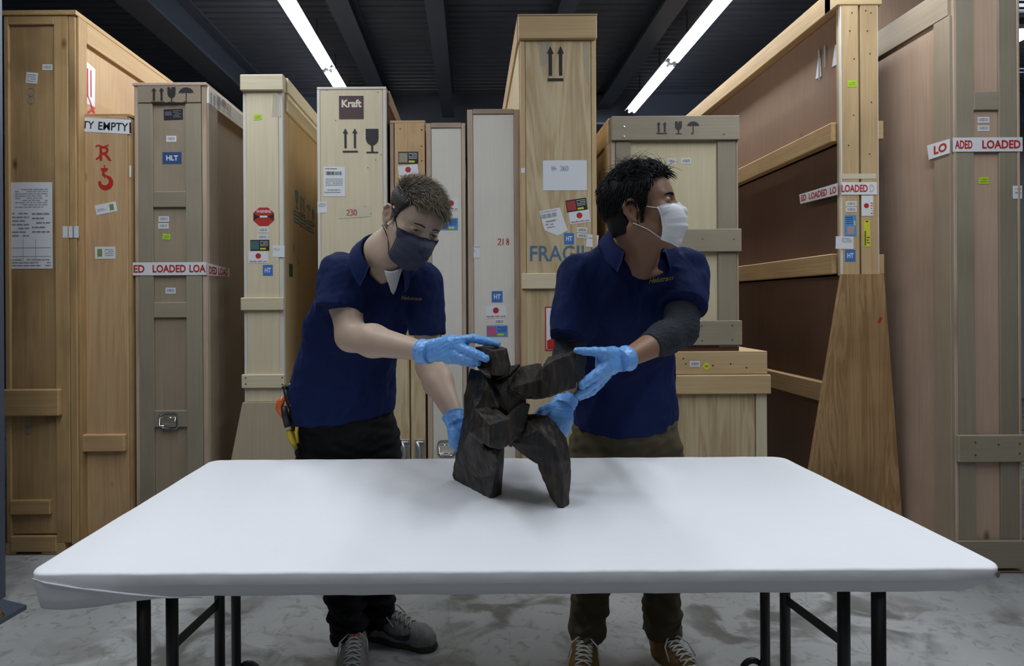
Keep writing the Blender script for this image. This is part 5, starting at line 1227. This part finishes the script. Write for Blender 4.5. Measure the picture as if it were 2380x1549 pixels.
# skin: head, neck, arms, torso and legs as one
sh1r=P(790,638,1.745);el1r=P(816,782,1.65);wr1r=P(988,818,1.475)
sh1l=P(985,668,1.77);el1l=P(1001,852,1.74);wr1l=P(1060,975,1.575)
def arm(sh,el,wr,r):
    m1=(Vector(sh)+Vector(el))/2; fm=Vector(el)*.68+Vector(wr)*.32
    return [cone(sh,m1,r[0],r[1]),cone(m1,el,r[1],r[2]),cone(el,fm,r[2],r[3]),cone(fm,wr,r[3],r[4])]
def legs(hipL,kneeL,ankL,hipR,kneeR,ankR,g=0.):
    o=[]
    for (h_,k_,a_) in ((hipL,kneeL,ankL),(hipR,kneeR,ankR)): o+= [cone(h_,k_,.078+g,.056+g),cone(k_,a_,.056+g,.038+g)]
    return o
AR1=arm(sh1r,el1r,wr1r,(.052,.048,.044,.046,.025)); AL1=arm(sh1l,el1l,wr1l,(.050,.042,.044,.045,.024))
aR1=P(822,1490,1.93);aL1=P(880,1440,2.06); hR1=P(760,1040,1.98);hL1=P(860,1040,2.0); kR1=Vector(((hR1.x+aR1.x)/2-.01,1.93,.44)); kL1=Vector(((hL1.x+aL1.x)/2+.02,1.98,.45))
FT1=[cone(aR1,aR1+Vector((0.0,-.12,-.03)),.035,.028),cone(aL1,aL1+Vector((.12,-.05,-.04)),.035,.028)]
neck1=[cone(hd1.w(0,-.020,-.045),N1+Vector((0,.01,.0)),.058,.060),cone(hd1.w(0,.0,-.06),P(905,600,1.66),.048,.045),cone(N1,P(893,640,1.76),.062,.085)]
def neck_muscle(hd,st):
    return [cone(hd.w(q*.055,-.022,-.045),st,.013,.010) for q in (-1,1)]
body=U([loft(TR1,2.2,-.034,YW1)],.02)+U(legs(hL1,kL1,aL1,hR1,kR1,aR1),.05)+U([cone(hR1+Vector((0,.02,0)),hL1+Vector((0,.02,0)),.075,.075)],.04)+U(AR1[:1]+AL1[:1],.03)+U(AR1[1:],.02)+U(AL1[1:],.02)+U(FT1,.02)+U(neck1,.03)+U(neck_muscle(hd1,P(913,632,1.67)),.02)+[('u',hd1.prim(),.012)]
b1=field_mesh('body',body,.0032,m_skin1,man,label='bare forearms, neck and face')
# polo
CR1=P(779,711,1.665);CL1=P(989,768,1.755)
dR1=P(782,740,1.665)-P(796,640,1.745); dR1=Vector((dR1.x-.012,dR1.y*.3,dR1.z))
slR=[cut(cone(P(796,636,1.745),P(780,735,1.665),.062,.062),CR1,dR1)]+[cut((c[0],c[1]-.01,c[2]+.01),CR1,dR1) for c in arm(sh1r,el1r,wr1r,(.058,.054,.052,.05,.04))[:1]]
slL=[cut(cone(P(982,652,1.775),P(990,785,1.755),.058,.044),CL1,(0,.0,-1))]+[cut(c,CL1,(0,0,-1)) for c in arm(sh1l,el1l,wr1l,(.055,.048,.046,.05,.04))[:2]]
V1=hull([P(874,560,1.45),P(948,570,1.45),P(914,690,1.45),P(874,560,1.76),P(948,570,1.76),P(914,690,1.76)])
neckhole1=cone(hd1.w(0,0,-.03),N1+Vector((0,0,-.03)),.062,.066)
wr_=wav(21,9,.11,(1.3,1,.5)); wr2=wav(22,8,.05,(1,1,.6))
def pull(a,b,w_,amp):
    """fold ridge between two points"""
    a=A3(a);b=A3(b); g=cone(a,b,0,0)[0]
    return lambda p:-amp*np.exp(-(g(p)/w_)**2)
folds1=[pull(P(790,690,1.64),P(900,760,1.70),.010,.006),pull(P(735,760,1.76),P(820,860,1.78),.012,.006),pull(P(960,700,1.68),P(900,790,1.72),.010,.006),pull(P(700,900,1.82),P(840,935,1.84),.012,.006),pull(P(720,860,1.8),P(880,920,1.83),.010,.005),pull(P(905,700,1.67),P(905,840,1.75),.008,.005),pull(P(880,600,1.66),P(800,650,1.67),.010,.004),pull(P(760,700,1.68),P(745,650,1.69),.008,.004)]
hem1=half(P(800,986,1.84),(.10,.14,-1))
def shirt_ops(TR,yaw,sleeves,V_,nh,folds,seed,hem,inner):
    o=U([loft(TR,2.3,0,yaw)],.01)+U(sleeves,.035)
    o+=[('s',nh,.008),('s',V_,.004)]
    o+=[('i',hem,.003)]
    w1=wav(seed,9,.12,(1.3,1,.5));w2=wav(seed+1,8,.05,(1,1,.6))
    o+=[('d',(lambda p:w1(p)*.0022+w2(p)*.0008+sum(f(p) for f in folds),A3([-9]*3),A3([9]*3)),0)]
    o+=inner
    return o
inn=[]
S1=shirt_ops(TR1,YW1,slR+slL,V1,neckhole1,folds1,31,hem1,inn)
shirt1=field_mesh('polo_shirt',S1,.0036,m_blue,man)
fS1=lambda p:evalset(S1,p)
ax1=axes(18,38,10)
collar(N1+Vector((.0,-.005,-.012)),ax1,m_blue,shirt1,.070,.078,42,.062,.020,.030,.03,fS1)
logo('Helutrans',(932,692),(981,695),fS1,m_gold,shirt1,.011,1.6)
# undershirt
m_tee=cloth('white_tee',(.62,.63,.66,1),600)
T1=U([loft(TR1,2.2,-.007,YW1)],.01)+U([cone(N1,P(893,640,1.76),.066,.090),cone(P(905,600,1.66),P(905,640,1.67),.050,.050)],.02)+[('s',ell(P(908,588,1.63),(.045,.10,.055)),.004),('i',half(P(0,760,1.7),(0,0,-1)),.002),('i',hull([P(870,556,1.45),P(952,566,1.45),P(914,696,1.45),P(870,556,1.80),P(952,566,1.80),P(914,696,1.80)]),.001)]
field_mesh('undershirt',T1,.004,m_tee,man)
# hem placket button and trousers
PT1=[(1130,690,930,1.99,.115),(1060,688,934,1.985,.118),(1010,692,928,1.975,.120),(950,692,911,1.96,.117),(900,692,905,1.945,.113),(870,700,903,1.93,.105)]
def trousers(PT,hL,kL,aL,hR,kR,aR,seed,ztop,hemz,mat,par,g=.018,an=.055):
    o=U([loft(PT,2.3,0,0,None,P(0,1120,1.98).z)],.02)
    for (h_,k_,a_,hz) in ((hL,kL,aL,hemz[0]),(hR,kR,aR,hemz[1])):
        lg=[cone(h_+Vector((0,.015,-.03)),k_,.074+g,.060+g),cut(cone(k_,a_+Vector((0,0,-.08)),.060+g,an),(0,0,hz),(0,0,-1))]
        o+=[('u',q,.04) for q in lg]
    w1=wav(seed,8,.09,(.7,.7,1.5));
    def fold(p): 
        low=np.clip((.38-p[:,2])/.3,0,1); return w1(p)*(.002+.006*low)
    o+=[('d',(fold,A3([-9]*3),A3([9]*3)),0)]
    for (a_,hz) in ((aL,hemz[0]),(aR,hemz[1])): o+=[('s',cone(Vector((a_.x,a_.y,hz+.03)),Vector((a_.x,a_.y,hz-.06)),an-.018,an-.016),.002)]
    return field_mesh('trousers',o,.005,mat,par)
trousers(PT1,hL1,kL1,aL1,hR1,kR1,aR1,41,0,(P(880,1447,2.05).z,P(822,1505,1.88).z),m_black,man,.004,.058)
# mask, eyes, brows, hair
m_navy=simple('dark_blue_mask',(.045,.055,.095,1),.8,bump=(300,.2,.001)); m_navy2=simple('navy_mask_band',(.014,.016,.05,1),.8)
mk=mask(hd1,m_navy,m_navy2,m_navy2,man,-.005); mk['label']='dark blue grey pleated face mask'
eyes(hd1,man,(.1,1,-.02),.0074)
m_hair1=simple('ash_brown_hair',(.16,.13,.085,1),.5,0,.3,noise=.5,nscale=60); m_fade=simple('cropped_dark_hair',(.020,.017,.015,1),.75,bump=(500,.5,.002),noise=.3,nscale=300); m_brow=simple('dark_brow',(.055,.036,.026,1),.8)
eyebrows(hd1,man,m_brow,.75)
def hairline(q,low=-.020):
    """local: >0 where scalp hair grows"""
    x,f,u=q[:,0],q[:,1],q[:,2]
    fb=np.interp(u,[-.08,low,0,.03,.062,.085,.10,.13],[-.030,.012,.022,.034,.050,.074,.095,.15])   # front limit of the hair by height
    fb=fb-.012*np.clip((np.abs(x)-.03)/.03,0,1)*np.clip((u-.06)/.02,0,1)
    r=np.minimum(fb-f,u+.060)
    r=np.minimum(r,np.where(f>-.03,u-low,1.))
    ear=(np.sqrt(((f+.012)/.024)**2+((u+.002)/.034)**2)-1)*.024
    return np.minimum(r,ear+.0*x)
def haircap(hd,name,mat,parent,off,reg,h=.0025,noise=.0008):
    def fn(p):
        q=hd.loc(p); cr=evalset([('u',ell((0,-.008,.045),(.0765,.0965,.080)),0),('u',ell((0,.026,.024),(.067,.066,.075)),.03),('u',ell((0,-.035,-.03),(.056,.055,.05)),.03)],q)
        o_=off(q) if callable(off) else off
        w_=wav(5,6,.006); return smax(cr-o_,-reg(q),.006)*hd.sc+w_(p)*noise
    H=np.array(hd.H); o=field_mesh(name,None,h,mat,parent,H-.19,H+.19,fn=fn); return o
side_=lambda q:np.clip((.062-q[:,2])/.03,0,1)
cap1=haircap(hd1,'hair',m_fade,man,lambda q:.0030+.007*(1-side_(q)),lambda q:hairline(q))
def locks(hd,n,seed,sel,direct,length,r0,mat,parent,name='hair_lock',lift=.35,curl=.0,segs=6,center=(0,0,.03),root=-.002):
    d=rnd_dirs(n*6,seed); P0=hd.trace(d,center); ok=sel(P0); P0=P0[ok][:n]; d=d[ok][:n]; rg=np.random.RandomState(seed+1); M_=MB()
    for i in range(len(P0)):
        p=P0[i]; nrm=d[i]; t=A3(direct(p,rg)); t=t-nrm*(t@nrm); t/=max(np.linalg.norm(t),1e-6); L=length(p,rg); pts=[]; rt=root(p) if callable(root) else root; v=t*(1-lift)+nrm*lift; v/=np.linalg.norm(v); c=p+nrm*rt; sidev=np.cross(t,nrm); cu=rg.uniform(-1,1)*curl
        for k in range(segs):
            pts.append(hd.w(*c)); c=c+v*L/(segs-1); cn=c/np.linalg.norm(c); v=v-nrm*(.9*lift/(segs-1))*1.3+sidev*cu+A3((0,0,-.03)); v/=np.linalg.norm(v)
        tuft(M_,pts,r0*rg.uniform(.6,1.2)*hd.sc,4)
    o=M_.build(name,mat,parent,True); o['kind']='stuff'; return o
top1=lambda q:(q[:,2]>.074)&(hairline(q)>-.002)
dir1=lambda p,rg:(.35+.5*rg.normal()*.5,1.0+.25*rg.normal(),.15*rg.normal())
locks(hd1,1500,51,top1,dir1,lambda p,rg:.026+.018*rg.random()+.012*(p[1]>.03),.0024,m_hair1,cap1,lift=.36,curl=.10)
locks(hd1,2200,61,top1,dir1,lambda p,rg:.024+.026*rg.random(),.0008,simple('light_ash_hair',(.27,.23,.16,1),.5),cap1,'hair_strand',lift=.5,curl=.16)
# gloves
g1r=glove(man,[cone(P(1000,819,1.465),P(1058,812,1.415),.027,.030,(0,-1,.35),.62),cone(P(1050,797,1.42),P(1072,797,1.40),.018,.014),cone(P(1045,833,1.42),P(1063,832,1.40),.015,.013),cone(P(1000,805,1.46),P(1045,798,1.43),.018,.018)],
 [([P(1066,792,1.405),P(1098,787,1.392),P(1130,794,1.385),P(1156,800,1.382)],.0125,.0085),
  ([P(1066,808,1.40),P(1093,817,1.372),P(1113,826,1.355),P(1129,834,1.346)],.0125,.0095),
  ([P(1060,825,1.40),P(1083,834,1.380),P(1100,839,1.370),P(1112,843,1.366)],.0115,.009),
  ([P(1055,834,1.41),P(1075,841,1.395),P(1090,845,1.388),P(1101,847,1.384)],.010,.008),
  ([P(1015,806,1.47),P(1050,806,1.475),P(1085,815,1.47),P(1108,828,1.468)],.013,.009)],
 (P(982,818,1.475),P(960,815,1.50)-P(1000,819,1.46),.0325),m_glove,71)
g1r['label']='blue disposable glove with fingers over the top of the carving'
g1l=glove(man,[cone(P(1060,985,1.565),P(1066,1020,1.545),.027,.032,(.5,-.8,0),.55),cone(P(1058,1005,1.55),P(1064,1035,1.545),.016,.013)],
 [([P(1064,1010,1.545),P(1085,1022,1.53),P(1105,1030,1.525),P(1120,1033,1.525)],.0115,.009),
  ([P(1064,1020,1.545),P(1085,1035,1.535),P(1100,1042,1.53),P(1115,1047,1.53)],.0115,.009),
  ([P(1064,1028,1.55),P(1075,1042,1.545),P(1085,1052,1.545),P(1095,1058,1.55)],.0105,.008),
  ([P(1060,1030,1.555),P(1062,1040,1.56),P(1066,1048,1.565),P(1070,1054,1.57)],.010,.007),
  ([P(1070,990,1.55),P(1088,990,1.53),P(1102,986,1.525)],.0125,.009)],
 (P(1055,968,1.575),P(1046,945,1.60)-P(1060,985,1.565),.0325),m_glove,73)
# shoes
m_grey=simple('pale_grey_mesh_fabric',(.20,.20,.195,1),.7,bump=(400,.3,.001)); m_solek=simple('dark_rubber',(.02,.02,.018,1),.6); m_lace=simple('white_lace',(.42,.43,.42,1),.8,bump=(900,.3,.001)); m_or=simple('orange_trim',(.75,.09,.03,1),.5)
s1,q1=shoe(man,(aL1.x-.045,aL1.y+.01),72,.275,m_grey,m_solek,m_lace,'shoe')
s2,q2=shoe(man,(aR1.x,aR1.y+.035),8,.29,m_grey,m_solek,m_lace,'shoe')
# curved stripe on the side of the sideways shoe
def on_shoe(q,pts,w_,name,mat,par,off=.004,sgn=-1):
    V=[];F=[]
    for i,(t,z,hw) in enumerate(pts):
        for e in (-1,1): V.append((t,z+e*hw))
    return V
fsh=None
def stripe(q,L,k,pts,mat,par,name='stripe',sidev=1):
    a0=A3(q(0,0,0)); dd=A3(q(1,0,0))-a0; dd/=np.linalg.norm(dd); sv=A3(q(0,1,0))-a0; 
    ups=[cone(q(.12,0,.045),q(.16,0,.085),.036*k,.034*k),cone(q(.12,0,.045),q(.45,0,.048),.038*k,.040*k),cone(q(.45,0,.046),q(.80,0,.034),.044*k,.040*k),cone(q(.22,0,.075),q(.50,0,.060),.036*k,.030*k),cone(q(.8,0,.032),q(.90,0,.030),.038*k,.030*k)]
    fld=lambda p:evalset(U(ups,.03),p); V=[]
    for (t,z,hw) in pts:
        for e in (-1,0,1):
            p=a0+dd*t*L+A3((0,0,z+e*hw)); x=.12
            for _ in range(30): x-=min(fld((p+sv*sidev*x)[None])[0],.02)*.85
            V.append(p+sv*sidev*(x+.002))
    n=len(pts); F=[[3*i+j,3*i+j+1,3*i+4+j,3*i+3+j] for i in range(n-1) for j in (0,1)]
    return mesh_obj(name,V,F,mat,par)
k1=.275/.29
stripe(q1,.275,k1,[(.22,.072,.001),(.32,.060,.004),(.42,.050,.006),(.52,.043,.008),(.60,.041,.010),(.66,.044,.010),(.70,.052,.008),(.70,.060,.002)],simple('navy_stripe',(.02,.03,.08,1),.5),s1,'side_stripe',-1)
MB().tube([q1(.62,.0,.075),q1(.72,.005,.072),q1(.82,.008,.066),q1(.90,.006,.056),q1(.95,.004,.045)],[.004,.005,.005,.004,.003],8).build('toe_trim',m_or,s1,True)
MB().tube([q2(.30,-.027,.085),q2(.42,-.030,.075),q2(.52,-.032,.068)],[.006,.007,.005],8).build('eyelet_trim',m_or,s2,True)
MB().box(q2(.3,0,0).x-.016,q2(.3,0,0).x+.016,q2(.3,0,0).y-.003,q2(.3,0,0).y+.003,.095,.118,b=.002).build('tongue_tag',m_or,s2)
# tools clipped at his hip: cutter, tape, yellow grip
hp=lambda px,py,Y=1.90:P(px,py,Y)
hol=thing('tool_holster','black belt clip holster with black grips at the left man’s hip','tool holster',hp(680,960))
hol['label']='black belt holster hanging at the hip of the left man'
MB().tube([hp(690,905),hp(686,935),hp(684,975),hp(690,1000)],[.012,.018,.020,.016],12).build('pouch',simple('black_nylon',(.01,.01,.011,1),.6),hol,True)
MB().tube([hp(664,905,1.88),hp(668,925,1.88),hp(676,950,1.88)],[.009,.010,.008],10).tube([hp(665,898,1.88),hp(660,905,1.88)],[.010,.010],10).build('grip',simple('black_rubber',(.015,.015,.016,1),.5),hol,True)
MB().tube([hp(668,895,1.88),hp(674,893,1.88),hp(679,900,1.88)],.0025,6).build('wire_clip',simple('galvanised',(.55,.56,.57,1),.35,.8),hol,True)
box('metal_clip',hol,hp(676,0).x,hp(683,0).x,1.865,1.87,hp(0,945).z,hp(0,932).z,simple('bright_screw',(.8,.8,.8,1),.3,.8))
cu=thing('utility_knife','orange and black utility knife hanging at the left man’s hip','tool',hp(657,950,1.87))
MB().tube([hp(660,925,1.87),hp(652,935,1.87),hp(649,948,1.87),hp(655,962,1.87),hp(660,972,1.87)],[.008,.013,.013,.010,.006],12).build('handle',simple('orange_plastic',(.70,.12,.02,1),.35),cu,True)
MB().tube([hp(660,945,1.865),hp(663,965,1.865),hp(670,992,1.865)],[.010,.012,.013],12).build('black_body',simple('black_rubber',(.015,.015,.016,1),.5),cu,True)
pl_=thing('pliers','pair of pliers with yellow grips hanging at the left man’s hip','tool',hp(684,1015,1.87))
MB().tube([hp(671,1000,1.87),hp(675,1015,1.87),hp(682,1030,1.87),hp(688,1044,1.87)],[.009,.011,.010,.006],12).build('grip',simple('yellow_plastic',(.62,.44,.03,1),.35),pl_,True)
MB().tube([hp(688,978,1.865),hp(691,988,1.865),hp(689,1005,1.865),hp(692,1030,1.865)],[.005,.006,.006,.005],10).build('grip',simple('yellow_plastic',(.62,.44,.03,1),.35),pl_,True)
# ------------------------------------------------------------------ right man
man2=thing('person','man in navy polo and white face mask turning his head to the right','person',(P(1450,1400,1.95).x,1.95,0),'art handlers at the table')
m_skin2=skin('skin_tan',(.30,.165,.105,1),(.25,.13,.08,1))
E_=P(1477,487,1.53)
hd2=Head(E_+Vector((.078*.99*math.cos(math.radians(62)),.078*.99*math.sin(math.radians(62)),.004)),63,-9,-2,.99)
TR2=[(1030,1334,1572,1.965,.132),(960,1332,1571,1.955,.132),(900,1331,1566,1.94,.126),(850,1328,1564,1.91,.12),(800,1325,1563,1.87,.12),(750,1322,1568,1.84,.12),(700,1316,1585,1.80,.12),(650,1318,1600,1.78,.115),(620,1325,1598,1.765,.105),(595,1350,1585,1.755,.09),(572,1385,1560,1.745,.075),(555,1420,1545,1.74,.06)]
YW2=math.radians(4); N2=P(1478,560,1.70)
sh2r=P(1342,644,1.765);el2r=P(1322,838,1.75);wr2r=P(1312,922,1.56)
sh2l=P(1596,630,1.75);el2l=P(1580,768,1.64);wr2l=P(1462,831,1.495)
AR2=arm(sh2r,el2r,wr2r,(.050,.048,.046,.044,.025)); AL2=arm(sh2l,el2l,wr2l,(.056,.050,.046,.043,.026))
aR2=P(1362,1500,1.90);aL2=P(1538,1495,1.90);hR2=P(1392,1040,1.96);hL2=P(1515,1040,1.96);kR2=Vector(((hR2.x+aR2.x)/2,1.91,.44));kL2=Vector(((hL2.x+aL2.x)/2+.01,1.91,.44))
FT2=[cone(aR2,aR2+Vector((-.02,-.12,-.03)),.035,.028),cone(aL2,aL2+Vector((.03,-.12,-.03)),.035,.028)]
neck2=[cone(hd2.w(0,-.022,-.04),N2+Vector((-.005,.0,-.01)),.058,.062),cone(hd2.w(0,.012,-.07),P(1492,600,1.665),.046,.046),cone(N2,P(1475,620,1.75),.064,.085)]
st2=P(1497,628,1.655)
body=U([loft(TR2,2.2,-.036,YW2)],.02)+U(legs(hL2,kL2,aL2,hR2,kR2,aR2),.05)+U([cone(hR2+Vector((0,.02,0)),hL2+Vector((0,.02,0)),.075,.075)],.04)+U(AR2[:1]+AL2[:1],.03)+U(AR2[1:],.02)+U(AL2[1:],.02)+U(FT2,.02)+U(neck2,.03)+U(neck_muscle(hd2,st2),.022)+U([cone(P(1440,632,1.68),P(1490,640,1.665),.008,.008),cone(P(1505,640,1.665),P(1560,628,1.69),.008,.008)],.02)+[('u',hd2.prim(),.012)]
b2=field_mesh('body',body,.0032,m_skin2,man2,label='bare wrist, neck and face')
CR2=P(1315,776,1.70);CL2=P(1590,705,1.66)
dR2=P(1314,790,1.70)-P(1333,632,1.76); dL2=P(1590,725,1.64)-P(1597,626,1.745)
slR2=[cut(cone(P(1345,634,1.76),P(1314,800,1.70),.056,.056),CR2,dR2)]+[cut(c,CR2,dR2) for c in arm(sh2r,el2r,wr2r,(.056,.055,.054,.05,.04))[:2]]; slL2=[cut(cone(P(1594,628,1.75),P(1590,730,1.64),.060,.058),CL2,dL2)]+[cut(c,CL2,dL2) for c in arm(sh2l,el2l,wr2l,(.060,.059,.058,.05,.04))[:2]]
V2=hull([P(1438,540,1.45),P(1532,560,1.45),P(1497,638,1.45),P(1438,540,1.76),P(1532,560,1.76),P(1497,638,1.76)])
nh2=cone(hd2.w(0,0,-.03),N2+Vector((0,.01,-.03)),.062,.062)
folds2=[pull(P(1345,700,1.70),P(1440,790,1.74),.011,.006),pull(P(1565,700,1.68),P(1500,790,1.74),.011,.006),pull(P(1480,660,1.66),P(1485,820,1.75),.008,.005),pull(P(1350,860,1.80),P(1500,930,1.84),.012,.006),pull(P(1560,820,1.8),P(1450,880,1.8),.012,.005),pull(P(1350,930,1.83),P(1540,975,1.85),.012,.005),pull(P(1530,600,1.66),P(1610,640,1.68),.009,.004),pull(P(1310,690,1.7),P(1345,760,1.7),.008,.004)]
hem2=half(P(1450,1016,1.84),(.04,.30,-1))
inn=[]
S2=shirt_ops(TR2,YW2,slR2+slL2,V2,nh2,folds2,91,hem2,inn)
shirt2=field_mesh('polo_shirt',S2,.0036,m_blue,man2); fS2=lambda p:evalset(S2,p)
ax2=axes(12,26,0)
collar(N2+Vector((.0,-.002,-.012)),ax2,m_blue,shirt2,.078,.084,50,.068,.022,.034,.035,fS2)
logo('Helutrans',(1508,654),(1566,645),fS2,m_gold,shirt2,.014,1.6)
# dark arm sleeves
m_arm=cloth('dark_arm_sleeve',(.022,.026,.032,1),500)
cutp=P(1505,814,1.555); cd2=P(1462,831,1.495)-P(1580,768,1.64)
o=U([(c[0],c[1]-.01,c[2]+.01) for c in arm(sh2l,el2l,wr2l,(.0595,.0535,.0500,.0465,.030))],.02)+[('i',half(cutp,cd2),.001),disp(wav(101,8,.03,(1,1,2)),.0012),('s',cone(cutp-cd2.normalized()*.02,cutp+cd2.normalized()*.03,.036,.036),.001)]
field_mesh('arm_sleeve',o,.0032,m_arm,man2)
cutp=P(1318,900,1.62); cd3=wr2r-el2r
o=U(arm(sh2r,el2r,wr2r,(.0595,.0535,.050,.0475,.030)),.02)+[('i',half(cutp,cd3),.001),disp(wav(103,8,.03,(1,1,2)),.0014)]
field_mesh('arm_sleeve',o,.0034,m_arm,man2)
PT2=[(1130,1322,1584,1.97,.115),(1060,1324,1582,1.965,.118),(1025,1326,1578,1.965,.122),(960,1340,1563,1.95,.119),(900,1340,1557,1.94,.113)]
trousers(PT2,hL2,kL2,aL2,hR2,kR2,aR2,111,0,(P(1538,1500,1.83).z,P(1362,1508,1.83).z),m_khaki,man2,.010,.058)
m_wm=simple('white_mask_fabric',(.74,.75,.78,1),.75,bump=(300,.1,.001)); mk2=mask(hd2,m_wm,m_wm,m_wm,man2); mk2['label']='white pleated surgical face mask'
eyes(hd2,man2,(.35,1,.0))
m_hair2=simple('black_hair',(.008,.008,.009,1),.6,0,.2); eyebrows(hd2,man2,m_hair2,1.3,.044)
cap2=haircap(hd2,'hair',m_hair2,man2,lambda q:.007+.010*np.clip((q[:,2]-.05)/.05,0,1)+.003*np.clip(-q[:,1]/.08,0,1),lambda q:hairline(q,-.030),noise=.0004)
def dir2(p,rg):
    if p[2]>.07: return (.25*rg.normal(),-.6 if p[1]<.04 else .5*rg.normal(),.3)
    return (.1*rg.normal(),-.45,-1)
locks(hd2,900,123,lambda q:(q[:,2]>-.058)&(q[:,2]<.0)&(q[:,1]<-.005)&(hairline(q,-.03)>-.002),dir2,lambda p,rg:.016+.010*rg.random(),.0022,m_hair2,cap2,lift=.10,curl=.08,root=.0105,center=(0,-.01,-.03))
top2=lambda q:(q[:,2]>.088)&(q[:,1]>-.05)&(q[:,1]<.085)
reg2=lambda q:(hairline(q,-.03)>-.001)&(q[:,2]>-.078)&(q[:,1]<.09)
locks(hd2,3200,121,reg2,dir2,lambda p,rg:(.016+.012*rg.random())*(.6 if p[2]<-.03 else 1)+.022*rg.random()*(p[2]>.07),.0020,m_hair2,cap2,lift=.10,curl=.08,root=lambda p:.0100+.010*min(max((p[2]-.05)/.05,0),1)+.003*min(max(-p[1]/.08,0),1))
locks(hd2,1900,125,top2,lambda p,rg:(.35*rg.normal(),-.7+.5*rg.normal(),.3),lambda p,rg:.030+.018*rg.random(),.0026,m_hair2,cap2,lift=.34,curl=.34,segs=8,root=.014)
locks(hd2,260,131,top2,lambda p,rg:(.4*rg.normal(),-.3+.8*rg.normal(),.4),lambda p,rg:.055+.03*rg.random(),.0008,m_hair2,cap2,'hair_strand',lift=.50,curl=.62,segs=12,root=.014)
frt=lambda q:(q[:,2]>.075)&(q[:,1]>.045)&(hairline(q)>-.004)
locks(hd2,420,141,frt,lambda p,rg:(.4*rg.normal(),.8,.5),lambda p,rg:.032+.018*rg.random(),.0022,m_hair2,cap2,'hair_lock',lift=.52,curl=.5,segs=9,root=.008)
# gloves
g2l=glove(man2,[cone(P(1440,834,1.487),P(1408,846,1.458),.028,.029,(.2,-1,.1),.62),cone(P(1425,822,1.475),P(1398,822,1.45),.019,.016),cone(P(1425,850,1.47),P(1400,868,1.45),.020,.016)],
 [([P(1410,822,1.455),P(1383,818,1.44),P(1360,817,1.432),P(1341,815,1.428)],.0145,.0085),
  ([P(1402,856,1.445),P(1384,871,1.432),P(1367,884,1.425),P(1353,896,1.422)],.0135,.0105),
  ([P(1404,868,1.455),P(1383,889,1.445),P(1362,906,1.437),P(1342,918,1.432)],.0135,.0100),
  ([P(1408,872,1.468),P(1388,897,1.46),P(1366,914,1.452),P(1348,923,1.447)],.0125,.0095),
  ([P(1412,872,1.478),P(1395,893,1.475),P(1378,910,1.47),P(1364,919,1.467)],.011,.0085)],
 (P(1455,834,1.49),P(1480,824,1.52)-P(1440,836,1.475),.0335),m_glove,151)
g2l['label']='blue disposable glove held open against the outstretched carved arm'
g2r=glove(man2,[cone(P(1308,940,1.55),P(1302,975,1.53),.029,.034,(.1,-1,.1),.6),cone(P(1290,950,1.54),P(1280,962,1.525),.019,.016),cone(P(1315,975,1.54),P(1310,1000,1.535),.018,.014)],
 [([P(1290,950,1.54),P(1272,950,1.525),P(1258,956,1.515),P(1248,964,1.512)],.0155,.0095),
  ([P(1288,985,1.53),P(1278,1005,1.525),P(1270,1025,1.525),P(1265,1040,1.53)],.0120,.009),
  ([P(1298,990,1.53),P(1292,1010,1.525),P(1285,1030,1.527),P(1282,1044,1.53)],.0120,.009),
  ([P(1308,992,1.535),P(1305,1010,1.53),P(1300,1028,1.53),P(1297,1040,1.535)],.0115,.009),
  ([P(1315,990,1.54),P(1314,1002,1.54),P(1311,1012,1.54),P(1309,1018,1.545)],.0105,.008)],
 (P(1314,932,1.56),P(1322,905,1.60)-P(1306,955,1.54),.0335),m_glove,153)
m_must=simple('mustard_suede',(.16,.095,.018,1),.85,bump=(200,.3,.001),noise=.2,nscale=40); m_solew=simple('white_rubber_sole',(.5,.5,.47,1),.6)
m_lace2=simple('white_lace_bright',(.55,.56,.56,1),.8)
shoe(man2,(aR2.x+.005,aR2.y+.03),-14,.285,m_must,m_solew,m_lace2,'shoe'); shoe(man2,(aL2.x-.005,aL2.y+.03),16,.285,m_must,m_solew,m_lace2,'shoe')
